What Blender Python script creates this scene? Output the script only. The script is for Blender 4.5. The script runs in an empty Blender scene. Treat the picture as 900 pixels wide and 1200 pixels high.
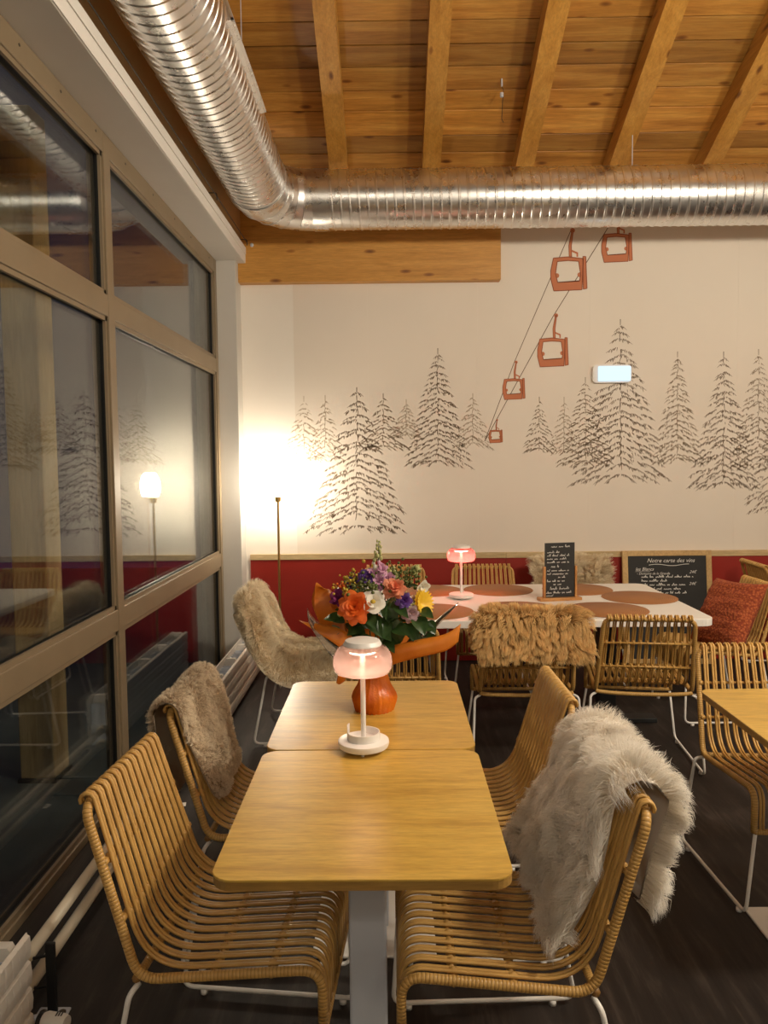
import bpy, bmesh, math, random
import numpy as np
from mathutils import Vector, Matrix
random.seed(7); rng = np.random.default_rng(11)
S = bpy.context.scene
COL = S.collection
PI = math.pi

# ------------------------------------------------------------------ camera
F = 900.0; CAMH = 1.585
psi = math.atan(8/900); th = math.atan(60/900); rho = .01
r0 = np.array([math.cos(psi), math.sin(psi), 0.])
fw = np.array([-math.sin(psi)*math.cos(th), math.cos(psi)*math.cos(th), -math.sin(th)])
u0 = np.cross(r0, fw)
CR = r0*math.cos(rho)-u0*math.sin(rho); CU = u0*math.cos(rho)+r0*math.sin(rho)
CC = np.array([0, 0, CAMH])
cd = bpy.data.cameras.new('camera'); cam = bpy.data.objects.new('camera', cd); COL.objects.link(cam)
cd.sensor_fit = 'AUTO'; cd.sensor_width = 36; cd.lens = 36*F/1200; cd.clip_start = .05; cd.clip_end = 100
M = Matrix.Identity(4)
for i in range(3):
    M[i][0] = CR[i]; M[i][1] = CU[i]; M[i][2] = -fw[i]; M[i][3] = CC[i]
cam.matrix_world = M
S.camera = cam

def ray(x, y): return CR*(x-450)/F+CU*(600-y)/F+fw
def aty(x, y, Y):                       # point of a pixel's ray on the plane Y = const
    d = ray(x, y); return Vector(CC+d*(Y/d[1]))

# ------------------------------------------------------------------ world, light, exposure
wd = bpy.data.worlds.new('night'); S.world = wd; wd.use_nodes = True
wd.node_tree.nodes['Background'].inputs[0].default_value = (.06, .13, .32, 1)
wd.node_tree.nodes['Background'].inputs[1].default_value = .09
vs = S.view_settings
vs.view_transform = 'Standard'; vs.look = 'None'; vs.gamma = 1; vs.use_curve_mapping = False
vs.exposure = 0.13
S.cycles.max_bounces = 16; S.cycles.diffuse_bounces = 8; S.cycles.transparent_max_bounces = 16
WARM = (1.0, .875, .69)
# unseen globe pendants, two placed from the shadows, the last added as fill: (x, y, z, emission)
PENDANTS = [(2.0, 1.40, 3.0, 208), (2.9, 2.3, 3.0, 158), (-.2, -1.3, 3.0, 62)]
FLOOR_LAMP_E = 150
TABLE_LAMP_E = 40

# ------------------------------------------------------------------ helpers
class MB:
    def __init__(s): s.v = []; s.f = []; s.uv = []; s.mi = []
    def add(s, vs, fs, uvs=None, m=0):
        o = len(s.v); s.v += [tuple(v) for v in vs]
        for k, f in enumerate(fs):
            s.f.append([i+o for i in f]); s.mi.append(m)
            s.uv.append(uvs[k] if uvs else [(0, 0)]*len(f))
        return s
    def box(s, a, b, m=0):
        x0, y0, z0 = [min(p, q) for p, q in zip(a, b)]; x1, y1, z1 = [max(p, q) for p, q in zip(a, b)]
        V = [(x0, y0, z0), (x1, y0, z0), (x1, y1, z0), (x0, y1, z0), (x0, y0, z1), (x1, y0, z1), (x1, y1, z1), (x0, y1, z1)]
        return s.add(V, [(0, 3, 2, 1), (4, 5, 6, 7), (0, 1, 5, 4), (1, 2, 6, 5), (2, 3, 7, 6), (3, 0, 4, 7)], m=m)
    def hexa(s, V, m=0):
        return s.add(V, [(0, 3, 2, 1), (4, 5, 6, 7), (0, 1, 5, 4), (1, 2, 6, 5), (2, 3, 7, 6), (3, 0, 4, 7)], m=m)
    def grid(s, P, m=0, closed=False):
        R_, C_ = len(P), len(P[0]); V = [p for r in P for p in r]; fs = []; uv = []
        for i in range(R_-1):
            for j in range(C_ if closed else C_-1):
                k = (j+1) % C_
                fs.append((i*C_+j, i*C_+k, (i+1)*C_+k, (i+1)*C_+j))
                uv.append([(j/C_, i/R_), ((j+1)/C_, i/R_), ((j+1)/C_, (i+1)/R_), (j/C_, (i+1)/R_)])
        return s.add(V, fs, uv, m)
    def tube(s, pts, r, n=8, closed=False, cap=True, m=0):
        P = [Vector(p) for p in pts]; N = len(P)
        rad = r if isinstance(r, (list, tuple)) else [r]*N
        T = []
        for i in range(N):
            a = P[(i-1) % N] if closed or i > 0 else P[i]; b = P[(i+1) % N] if closed or i < N-1 else P[i]
            T.append((b-a).normalized())
        up = Vector((0, 0, 1)) if abs(T[0].z) < .9 else Vector((1, 0, 0))
        nn = (up-T[0]*up.dot(T[0])).normalized(); rings = []; L = [0]
        for i in range(N):
            if i:
                ax = T[i-1].cross(T[i]); 
                if ax.length > 1e-7: nn = Matrix.Rotation(T[i-1].angle(T[i]), 3, ax.normalized()) @ nn
                nn = (nn-T[i]*nn.dot(T[i])).normalized(); L.append(L[-1]+(P[i]-P[i-1]).length)
            bb = T[i].cross(nn)
            rings.append([P[i]+(nn*math.cos(2*PI*k/n)+bb*math.sin(2*PI*k/n))*rad[i] for k in range(n)])
        V = [p for q in rings for p in q]; fs = []; uv = []
        segs = N if closed else N-1
        for i in range(segs):
            j = (i+1) % N; l0 = L[i]; l1 = L[j] if j else L[i]+(P[0]-P[-1]).length
            sh = 0
            if closed and j == 0:      # close with the best-matching rotation
                sh = min(range(n), key=lambda q: (rings[-1][0]-rings[0][q]).length)
            for k in range(n):
                k2 = (k+1) % n
                fs.append((i*n+k, i*n+k2, j*n+(k2+sh) % n, j*n+(k+sh) % n))
                uv.append([(k/n, l0), ((k+1)/n, l0), ((k+1)/n, l1), (k/n, l1)])
        if cap and not closed:
            fs.append(tuple(range(n))[::-1]); uv.append([(0, 0)]*n)
            fs.append(tuple((N-1)*n+k for k in range(n))); uv.append([(0, 0)]*n)
        return s.add(V, fs, uv, m)
    def lathe(s, prof, c=(0, 0, 0), n=32, m=0, M=None):
        V = []; fs = []
        for (r, z) in prof:
            for k in range(n):
                p = Vector((r*math.cos(2*PI*k/n), r*math.sin(2*PI*k/n), z))
                if M: p = M @ p
                V.append(p+Vector(c))
        for i in range(len(prof)-1):
            for k in range(n):
                k2 = (k+1) % n; fs.append((i*n+k, i*n+k2, (i+1)*n+k2, (i+1)*n+k))
        return s.add(V, fs, None, m)
    def ball(s, c, r, n=8, rows=6, m=0, sc=(1, 1, 1)):
        prof = [(max(1e-4, math.sin(PI*i/rows))*r, -math.cos(PI*i/rows)*r) for i in range(rows+1)]
        D = Matrix.Diagonal(Vector(sc)).to_3x3()
        return s.lathe(prof, c, n, m, D)
    def prism(s, poly, z0, z1, m=0):
        n = len(poly); V = [(x, y, z0) for x, y in poly]+[(x, y, z1) for x, y in poly]
        fs = [tuple(range(n))[::-1], tuple(range(n, 2*n))]+[(i, (i+1) % n, n+(i+1) % n, n+i) for i in range(n)]
        return s.add(V, fs, None, m)
    def mesh(s, name, mats, smooth=False):
        me = bpy.data.meshes.new(name); me.from_pydata(s.v, [], s.f)
        u = me.uv_layers.new(name='UVMap'); u.data.foreach_set('uv', [c for f in s.uv for p in f for c in p])
        for m in (mats if isinstance(mats, (list, tuple)) else [mats]): me.materials.append(m)
        me.polygons.foreach_set('material_index', s.mi)
        me.polygons.foreach_set('use_smooth', [bool(smooth)]*len(s.f)); me.update()
        if smooth == 'auto':
            b = bmesh.new(); b.from_mesh(me)
            for e in b.edges:
                if len(e.link_faces) == 2 and e.calc_face_angle(0) > .6: e.smooth = False
            b.to_mesh(me); b.free()
        return me
    def build(s, name, mats, parent=None, smooth=False, bevel=0):
        me = s.mesh(name, mats, smooth)
        if bevel:
            b = bmesh.new(); b.from_mesh(me)
            ed = [e for e in b.edges if len(e.link_faces) == 2 and e.calc_face_angle(0) > .5]
            bmesh.ops.bevel(b, geom=ed, offset=bevel, segments=2, profile=.5, affect='EDGES'); b.to_mesh(me); b.free()
        return link(name, me, parent)

def link(name, data, parent=None):
    o = bpy.data.objects.new(name, data); COL.objects.link(o)
    if parent: o.parent = parent
    return o
def tag(o, label=None, cat=None, group=None, kind=None):
    if label: o['label'] = label
    if cat: o['category'] = cat
    if group: o['group'] = group
    if kind: o['kind'] = kind
    return o
def empty(name, loc=(0, 0, 0), rz=0):
    o = link(name, None); o.location = loc; o.rotation_euler = (0, 0, rz); o.empty_display_size = .1
    return o
def thing(name, label, cat, loc=(0, 0, 0), rz=0, group=None):
    return tag(empty(name, loc, rz), label, cat, group)
def local(o, v):          # shift world-space vertices into a translated parent's space
    return [tuple(Vector(p)-Vector(o.location)) for p in v]
def fillet(pts, rad, seg=5):
    P = [Vector(p) for p in pts]; out = [P[0]]
    for i in range(1, len(P)-1):
        r = rad[i-1] if isinstance(rad, (list, tuple)) else rad
        a = (P[i-1]-P[i]); b = (P[i+1]-P[i]); d = min(r, a.length*.49, b.length*.49)
        p0 = P[i]+a.normalized()*d; p1 = P[i]+b.normalized()*d
        for k in range(seg+1):
            t = k/seg; out.append(p0*(1-t)**2+P[i]*2*t*(1-t)+p1*t*t)
    return out+[P[-1]]
def rrect(x0, x1, y0, y1, r, n=6):
    out = []
    for cx, cy, a in ((x1-r, y1-r, 0), (x0+r, y1-r, PI/2), (x0+r, y0+r, PI), (x1-r, y0+r, 3*PI/2)):
        for k in range(n+1):
            t = a+PI/2*k/n; out.append((cx+r*math.cos(t), cy+r*math.sin(t)))
    return out

# ------------------------------------------------------------------ materials
def mat(name, col, rough=.6, metal=0, spec=.5, emit=None, es=0):
    m = bpy.data.materials.new(name); m.use_nodes = True
    b = m.node_tree.nodes['Principled BSDF']
    b.inputs['Base Color'].default_value = (*col, 1); b.inputs['Roughness'].default_value = rough
    b.inputs['Metallic'].default_value = metal; b.inputs['Specular IOR Level'].default_value = spec
    if emit: b.inputs['Emission Color'].default_value = (*emit, 1); b.inputs['Emission Strength'].default_value = es
    return m
def N_(m, t, **kw):
    n = m.node_tree.nodes.new(t)
    for k, v in kw.items(): setattr(n, k, v)
    return n
def L_(m, a, b): m.node_tree.links.new(a, b)
def bsdf(m): return m.node_tree.nodes['Principled BSDF']
def ramp(m, fac, cols):
    r = N_(m, 'ShaderNodeValToRGB'); e = r.color_ramp.elements
    e[0].position, e[0].color = cols[0][0], (*cols[0][1], 1); e[1].position, e[1].color = cols[-1][0], (*cols[-1][1], 1)
    for p, c in cols[1:-1]:
        x = e.new(p); x.color = (*c, 1)
    L_(m, fac, r.inputs[0]); return r
def bump(m, h, strength=.3, dist=.002):
    b = N_(m, 'ShaderNodeBump'); b.inputs['Strength'].default_value = strength; b.inputs['Distance'].default_value = dist
    L_(m, h, b.inputs['Height']); L_(m, b.outputs[0], bsdf(m).inputs['Normal']); return b
def coords(m, scale=(1, 1, 1), kind='Object', rot=(0, 0, 0)):
    t = N_(m, 'ShaderNodeTexCoord'); mp = N_(m, 'ShaderNodeMapping')
    mp.inputs['Scale'].default_value = scale; mp.inputs['Rotation'].default_value = rot
    L_(m, t.outputs[kind], mp.inputs[0]); return mp.outputs[0]
def noise(m, vec, scale, detail=4, rough=.6, dist=0):
    n = N_(m, 'ShaderNodeTexNoise'); n.inputs['Scale'].default_value = scale; n.inputs['Detail'].default_value = detail
    n.inputs['Roughness'].default_value = rough; n.inputs['Distortion'].default_value = dist
    L_(m, vec, n.inputs['Vector']); return n.outputs['Fac']
def mix(m, fac, a, b, mode='MIX'):
    x = N_(m, 'ShaderNodeMix', data_type='RGBA', blend_type=mode)
    if isinstance(fac, float): x.inputs[0].default_value = fac
    else: L_(m, fac, x.inputs[0])
    for i, c in ((6, a), (7, b)):
        if isinstance(c, tuple): x.inputs[i].default_value = (*c, 1)
        else: L_(m, c, x.inputs[i])
    return x.outputs[2]

def mottled(name, c0, c1, scale=3, rough=.7, bs=0, bscale=80, **k):
    m = mat(name, c0, rough, **k); v = coords(m)
    r = ramp(m, noise(m, v, scale), [(.3, c0), (.7, c1)]); L_(m, r.outputs[0], bsdf(m).inputs['Base Color'])
    if bs: bump(m, noise(m, v, bscale), bs)
    return m
def wood(name, c0, c1, c2, sc, rough=.5, knots=False, per_object=.25, seams=None):
    """grain stretched along the axis whose scale is smallest; tone varies from board to board"""
    m = mat(name, c1, rough); v = coords(m, sc)
    oi = N_(m, 'ShaderNodeObjectInfo')
    ad = N_(m, 'ShaderNodeVectorMath', operation='MULTIPLY_ADD')
    L_(m, v, ad.inputs[0]); ad.inputs[1].default_value = (1, 1, 1)
    cmb = N_(m, 'ShaderNodeCombineXYZ')
    ml = N_(m, 'ShaderNodeMath', operation='MULTIPLY'); L_(m, oi.outputs['Random'], ml.inputs[0]); ml.inputs[1].default_value = 37.
    for i in range(3): L_(m, ml.outputs[0], cmb.inputs[i])
    L_(m, cmb.outputs[0], ad.inputs[2]); v2 = ad.outputs[0]
    g = noise(m, v2, 1.0, 6, .62, .6)
    r = ramp(m, g, [(.28, c0), (.5, c1), (.72, c2)])
    fine = noise(m, v2, 6.0, 3, .7)
    rf = ramp(m, fine, [(.35, (.82, .82, .82)), (.65, (1.06, 1.06, 1.06))])
    c = mix(m, 1.0, r.outputs[0], rf.outputs[0], 'MULTIPLY')
    tone = ramp(m, oi.outputs['Random'], [(0, (1-per_object,)*3), (1, (1+per_object*.4,)*3)])
    c = mix(m, 1.0, c, tone.outputs[0], 'MULTIPLY')
    if knots:
        vo = N_(m, 'ShaderNodeTexVoronoi'); vo.inputs['Scale'].default_value = 1.0
        kv = N_(m, 'ShaderNodeVectorMath', operation='ADD'); L_(m, coords(m, knots), kv.inputs[0]); L_(m, cmb.outputs[0], kv.inputs[1])
        L_(m, kv.outputs[0], vo.inputs['Vector'])
        kr = ramp(m, vo.outputs['Distance'], [(.06, (.28, .2, .14)), (.12, (.62, .5, .42)), (.17, (1, 1, 1))])
        c = mix(m, 1.0, c, kr.outputs[0], 'MULTIPLY')
    L_(m, c, bsdf(m).inputs['Base Color']); bump(m, fine, .12, .001)
    return m

m_ceil = wood('pine_boards', (.36, .145, .022), (.56, .26, .048), (.70, .38, .085), (1.2, 16, 16), .45, knots=(3.2, 8, 8), per_object=.42)
m_raft = wood('pine_rafter', (.42, .19, .03), (.53, .26, .048), (.60, .32, .07), (16, 1.2, 16), .45, knots=(9, 1.8, 9), per_object=.1)
m_beam = wood('glulam', (.43, .19, .03), (.56, .27, .05), (.64, .33, .075), (1.4, 18, 18), .45, knots=(3, 9, 9), per_object=0)
m_table = wood('oak_laminate', (.44, .255, .042), (.58, .355, .066), (.65, .425, .09), (2.6, 20, 20), .32, per_object=.03)
m_tedge = wood('laminate_edge', (.30, .16, .035), (.38, .21, .05), (.42, .25, .06), (2, 20, 20), .5, per_object=0)
m_trim = wood('oak_trim', (.50, .36, .17), (.60, .45, .24), (.66, .5, .28), (2, 24, 24), .5, per_object=.08)
m_oakfr = wood('oak_frame', (.48, .30, .11), (.60, .39, .16), (.66, .45, .2), (10, 10, 10), .5, per_object=.1)
m_standw = wood('stand_wood', (.40, .17, .045), (.50, .23, .065), (.56, .28, .09), (10, 10, 10), .5, per_object=.05)
m_post = wood('post_wood', (.42, .26, .12), (.55, .36, .18), (.62, .42, .22), (12, 12, 1.0), .6, per_object=0)
m_wall = mottled('plaster', (.78, .735, .67), (.82, .775, .71), 1.5, .85, .05, 40)
m_paper = mottled('wallpaper', (.73, .665, .585), (.765, .70, .62), 1.1, .8, .06, 30)
m_gable = mottled('brown_board', (.42, .27, .12), (.47, .305, .14), 2, .75, .05, 60)
m_red = mottled('red_paint', (.265, .010, .0035), (.29, .012, .0045), 2, .5, .03, 90)
m_white = mottled('white_paint', (.72, .69, .65), (.76, .73, .69), 3, .55, .03, 60)
m_frame = mottled('bronze_frame', (.20, .15, .092), (.225, .17, .105), 5, .42)
m_greyp = mottled('grey_paint', (.54, .52, .485), (.57, .55, .515), 3, .6, .03, 60)
m_gasket = mat('gasket', (.012, .011, .01), .6)
m_screw = mat('screw', (.06, .05, .04), .4, .6)
m_black = mat('black_steel', (.012, .012, .013), .5)
m_wmetal = mat('white_metal', (.78, .76, .73), .35)
m_gmetal = mat('light_grey_metal', (.54, .58, .66), .4)
m_rad = mottled('radiator_enamel', (.74, .70, .64), (.78, .74, .68), 8, .4)
m_pipe = mat('pipe_enamel', (.70, .62, .48), .4)
m_brass = mat('brass', (.60, .40, .15), .3, 1)
m_copper = mat('dark_wire', (.03, .025, .02), .5)
m_ink = mat('ink', (.17, .12, .078), .9)
m_ink2 = mat('ink_mid', (.27, .205, .14), .9)
m_ink3 = mat('ink_light', (.42, .34, .25), .9)
m_or = mat('print_orange', (.53, .19, .095), .9)
m_or2 = mat('print_dark_orange', (.27, .075, .035), .9)
m_board = mottled('chalkboard', (.012, .012, .012), (.022, .021, .02), 6, .65)
m_chalk = mat('chalk', (.75, .73, .70), .9)
m_tabwhite = mottled('white_laminate', (.80, .775, .74), (.82, .795, .76), 2, .3)
m_ltext = mat('lettering', (.05, .05, .05), .6)

# duct metal
m_duct = mat('galvanised', (.80, .80, .80), .27, 1)
_v = coords(m_duct); bump(m_duct, noise(m_duct, _v, 5, 1, .5), .05, .006)
_r = ramp(m_duct, noise(m_duct, _v, 12, 2), [(.3, (.25,)*3), (.7, (.33,)*3)]); L_(m_duct, _r.outputs[0], bsdf(m_duct).inputs['Roughness'])
# floor
m_floor = mat('dark_vinyl', (.05, .04, .035), .6, spec=.3)
_v = coords(m_floor, (9, 1.1, 9), rot=(0, 0, .12)); _g = noise(m_floor, _v, 2.2, 8, .7, .4)
_r = ramp(m_floor, _g, [(.30, (.010, .0072, .0062)), (.52, (.021, .0155, .0135)), (.74, (.060, .046, .039))])
L_(m_floor, _r.outputs[0], bsdf(m_floor).inputs['Base Color']); bump(m_floor, _g, .25, .001)
# rattan, wrapped tube (rings along v) and cane rods
def rattan(name, c0, c1, rings):
    m = mat(name, c0, .42); t = N_(m, 'ShaderNodeTexCoord'); sp = N_(m, 'ShaderNodeSeparateXYZ'); L_(m, t.outputs['UV'], sp.inputs[0])
    nz = noise(m, coords(m), 14, 4)
    r = ramp(m, nz, [(.3, c0), (.7, c1)]); c = r.outputs[0]
    if rings:
        mu = N_(m, 'ShaderNodeMath', operation='MULTIPLY'); L_(m, sp.outputs[1], mu.inputs[0]); mu.inputs[1].default_value = 2*PI/.017
        si = N_(m, 'ShaderNodeMath', operation='SINE'); L_(m, mu.outputs[0], si.inputs[0])
        ab = N_(m, 'ShaderNodeMath', operation='ABSOLUTE'); L_(m, si.outputs[0], ab.inputs[0])
        rr = ramp(m, ab.outputs[0], [(.0, (.42, .36, .3)), (.35, (1, 1, 1))])
        c = mix(m, 1.0, c, rr.outputs[0], 'MULTIPLY'); bump(m, ab.outputs[0], .5, .002)
    L_(m, c, bsdf(m).inputs['Base Color']); return m
m_cane = rattan('cane', (.47, .26, .065), (.60, .36, .105), False)
m_wrap = rattan('cane_wrap', (.48, .27, .07), (.60, .36, .11), True)
m_bind = rattan('cane_binding', (.44, .24, .06), (.55, .32, .09), False)
# window glass
m_glass = bpy.data.materials.new('window_glass'); m_glass.use_nodes = True
nt = m_glass.node_tree; nt.nodes.clear()
_o = N_(m_glass, 'ShaderNodeOutputMaterial'); _mx = N_(m_glass, 'ShaderNodeMixShader'); _lw = N_(m_glass, 'ShaderNodeLayerWeight'); _lw.inputs[0].default_value = .5
_pw = N_(m_glass, 'ShaderNodeMath', operation='POWER'); L_(m_glass, _lw.outputs['Facing'], _pw.inputs[0]); _pw.inputs[1].default_value = 5   # Schlick
_fr = N_(m_glass, 'ShaderNodeMath', operation='MULTIPLY_ADD'); L_(m_glass, _pw.outputs[0], _fr.inputs[0]); _fr.inputs[1].default_value = .96; _fr.inputs[2].default_value = .04
_tr = N_(m_glass, 'ShaderNodeBsdfTransparent'); _tr.inputs[0].default_value = (.93, .95, .94, 1); _gl = N_(m_glass, 'ShaderNodeBsdfGlossy'); _gl.inputs['Roughness'].default_value = 0.0
L_(m_glass, _fr.outputs[0], _mx.inputs[0]); L_(m_glass, _tr.outputs[0], _mx.inputs[1]); L_(m_glass, _gl.outputs[0], _mx.inputs[2]); L_(m_glass, _mx.outputs[0], _o.inputs[0])
def tinted(name, col, trans, tl=.35):
    m = bpy.data.materials.new(name); m.use_nodes = True; m.node_tree.nodes.clear()
    o = N_(m, 'ShaderNodeOutputMaterial'); a = N_(m, 'ShaderNodeMixShader'); b = N_(m, 'ShaderNodeMixShader'); fr = N_(m, 'ShaderNodeFresnel'); fr.inputs[0].default_value = 1.45
    t = N_(m, 'ShaderNodeBsdfTransparent'); t.inputs[0].default_value = (*trans, 1)
    l = N_(m, 'ShaderNodeBsdfTranslucent'); l.inputs[0].default_value = (*col, 1); g = N_(m, 'ShaderNodeBsdfGlossy'); g.inputs['Roughness'].default_value = .08
    a.inputs[0].default_value = tl; L_(m, t.outputs[0], a.inputs[1]); L_(m, l.outputs[0], a.inputs[2])
    L_(m, fr.outputs[0], b.inputs[0]); L_(m, a.outputs[0], b.inputs[1]); L_(m, g.outputs[0], b.inputs[2]); L_(m, b.outputs[0], o.inputs[0]); return m
m_pinkglass = tinted('blush_glass', (.80, .52, .47), (.92, .70, .66), .42)
m_rosyglass = tinted('rose_glass', (.95, .12, .12), (.95, .30, .28), .6)
m_clear = tinted('cellophane', (.95, .93, .9), (.97, .97, .96), .2)
m_paperwrap = bpy.data.materials.new('orange_paper'); m_paperwrap.use_nodes = True
def thin(m, c0, c1, tl=.35, rough=.4, scale=12):
    nt = m.node_tree; b = bsdf(m); b.inputs['Roughness'].default_value = rough
    r = ramp(m, noise(m, coords(m), scale, 4), [(.3, c0), (.7, c1)]); L_(m, r.outputs[0], b.inputs['Base Color'])
    t = N_(m, 'ShaderNodeBsdfTranslucent'); L_(m, r.outputs[0], t.inputs[0]); x = N_(m, 'ShaderNodeMixShader'); x.inputs[0].default_value = tl
    L_(m, b.outputs[0], x.inputs[1]); L_(m, t.outputs[0], x.inputs[2]); L_(m, x.outputs[0], nt.nodes['Material Output'].inputs[0]); return m
thin(m_paperwrap, (.62, .19, .015), (.75, .28, .03), .4)
bump(m_paperwrap, noise(m_paperwrap, coords(m_paperwrap), 60, 3), .3, .002)
def petal_mat(name, c0, c1):
    m = bpy.data.materials.new(name); m.use_nodes = True; return thin(m, c0, c1, .25, .5, 40)

def lamp_mat(name, col, s):
    m = bpy.data.materials.new(name); m.use_nodes = True; m.node_tree.nodes.clear()
    o = N_(m, 'ShaderNodeOutputMaterial'); e = N_(m, 'ShaderNodeEmission'); e.inputs[0].default_value = (*col, 1); e.inputs[1].default_value = s
    L_(m, e.outputs[0], o.inputs[0]); return m

# ------------------------------------------------------------------ the room shell
YW = 6.0                     # back wall
XL = -1.30                   # window plane
XR = 5.2; YB = -3.2          # right wall, wall behind
SL = .436                    # roof pitch
def roof(y, h6): return h6+SL*(6-y)
HP = 3.76                    # underside of the boards at the back wall
YRIDGE = 1.0
def struct(o): o['kind'] = 'structure'; return o

struct(MB().box((XL, YB-.2, -.12), (XR+.2, YW+.2, 0)).build('floor', m_floor))
struct(MB().box((-9, YB-6, -.3), (XL-.12, YW+6, -.06)).build('ground', mottled('terrace', (.10, .115, .13), (.14, .155, .17), 3, .8)))
wb = struct(MB().box((XL-.2, YW, 0), (XR+.2, YW+.2, HP+.1)).build('wall_back', m_wall))
def gable(x0, x1, z0, name, m):
    pl = [(YB, z0), (YW, z0), (YW, HP-.02), (YRIDGE, roof(YRIDGE, HP)-.02), (YB, roof(YRIDGE, HP)-SL*(YRIDGE-YB)-.02)]
    n = len(pl); b = MB(); V = [(x0, y, z) for y, z in pl]+[(x1, y, z) for y, z in pl]
    b.add(V, [tuple(range(n))[::-1], tuple(range(n, 2*n))]+[(i, (i+1) % n, n+(i+1) % n, n+i) for i in range(n)])
    return struct(b.build(name, m))
gable(-1.30, -1.115, 3.20, 'wall_left', m_gable)
gable(XR, XR+.2, 0, 'wall_right', m_wall)
struct(MB().box((XL-.2, YB-.2, 0), (XR+.2, YB, roof(YRIDGE, HP)-SL*(YRIDGE-YB)+.1)).build('wall_behind', m_wall))
# pier and beam of the window front
struct(MB().box((-1.42, 5.815, 0), (-1.14, YW, 3.085)).build('pier', m_greyp, bevel=.004))
bm_ = struct(MB().box((-1.42, YB, 3.085), (-1.085, YW, 3.20)).build('window_beam', m_greyp, bevel=.004))
MB().box((-1.085, YB, 3.150), (-1.076, YW-.01, 3.20)).build('beam_moulding', m_white, bm_)
MB().box((-1.085, YB, 3.087), (-1.080, YW-.01, 3.147)).build('beam_moulding', m_white, bm_)
# boards of the ceiling: each one a piece, with a groove between
cl = struct(empty('ceiling')); cl.rotation_euler = (0, 0, 0)
ca = math.atan(SL); dy, dz = -math.cos(ca), math.sin(ca); ny, nz = math.sin(ca), math.cos(ca)   # along the slope / normal pointing up
widths = [.158, .18, .159, .22, .157, .166, .162]; s = -.12; k = 0; smax = (YW-YRIDGE)/math.cos(ca)
while s < smax:
    w = widths[::-1][k % 7]; k += 1; e = s+w-.009; off = random.uniform(0, .005)
    def q(t, d): return (YW+dy*t+ny*d, HP+dz*t+nz*d)
    a, b_, c, d = q(s, off+.002), q(s+.0015, off), q(e-.0015, off), q(e, off+.002); t1, t2 = q(e, .03), q(s, .03)
    poly = [a, b_, c, d, t1, t2]; n = 6
    V = [(XL, y, z) for y, z in poly]+[(XR, y, z) for y, z in poly]
    MB().add(V, [tuple(range(n)), tuple(range(n, 2*n))[::-1]]+[(i, n+i, n+(i+1) % n, (i+1) % n) for i in range(n)]).build('ceiling_board', m_ceil, cl)
    s += w
b = MB(); V = []
for x in (XL, XR+.2):
    V += [(x, YW+.2+ny*.03, HP-SL*.2+nz*.03), (x, YRIDGE, roof(YRIDGE, HP)+.04), (x, YB-.2, roof(YRIDGE, HP)-SL*(YRIDGE-YB+.2)+.04),
          (x, YB-.2, roof(YRIDGE, HP)-SL*(YRIDGE-YB+.2)+.16), (x, YRIDGE, roof(YRIDGE, HP)+.16), (x, YW+.2, HP+.06)]
b.add(V, [tuple(range(6)), tuple(range(6, 12))[::-1]]+[(i, 6+i, 6+(i+1) % 6, (i+1) % 6) for i in range(6)]).build('roof_deck', mottled('roof_felt', (.02, .012, .006), (.03, .02, .01), 4, .9), cl)  # deck coloured dark so the gaps between boards look shaded
for i in range(7):
    x = -.425+.679*i-(.679 if False else 0); V = []
    for xx in (x, x+.13):
        V += [(xx, YW-.01, HP-.155), (xx, YRIDGE, roof(YRIDGE, HP)-.155), (xx, YRIDGE, roof(YRIDGE, HP)-.001), (xx, YW-.01, HP-.001)]
    b = MB().add(V, [(0, 1, 2, 3), (7, 6, 5, 4), (0, 4, 5, 1), (1, 5, 6, 2), (2, 6, 7, 3), (3, 7, 4, 0)])
    o = b.build('rafter', m_raft, cl)
# back-wall facing: wallpaper lengths, red wainscot, oak rail, timber board
xs = [aty(346, 500, YW).x, aty(432, 500, YW).x, aty(560, 500, YW).x, aty(690, 500, YW).x, aty(862, 500, YW).x, 4.1, XR]
for a, b_ in zip(xs[:-1], xs[1:]):
    MB().box((a+.0006, YW-.0015, .85), (b_-.0006, YW, HP-.1)).build('wallpaper_panel', m_paper, wb)
xw = aty(294, 660, YW).x
cuts = [xw, .9, 2.15, 3.4, XR-.01]
for a, b_ in zip(cuts[:-1], cuts[1:]):
    MB().box((a+.001, YW-.02, .005), (b_-.001, YW, .818)).build('wainscot_panel', m_red, wb)
    MB().box((a+.0005, YW-.028, .818), (b_-.0005, YW, .862)).build('wainscot_rail', m_trim, wb, bevel=.002)
MB().box((-1.14, YW-.09, 2.943), (.848, YW, 3.50)).build('timber_beam', m_beam, wb, bevel=.003)
MB().box((.848, YW-.03, 3.39), (XR, YW, 3.50)).build('timber_plate', m_beam, wb)

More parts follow.
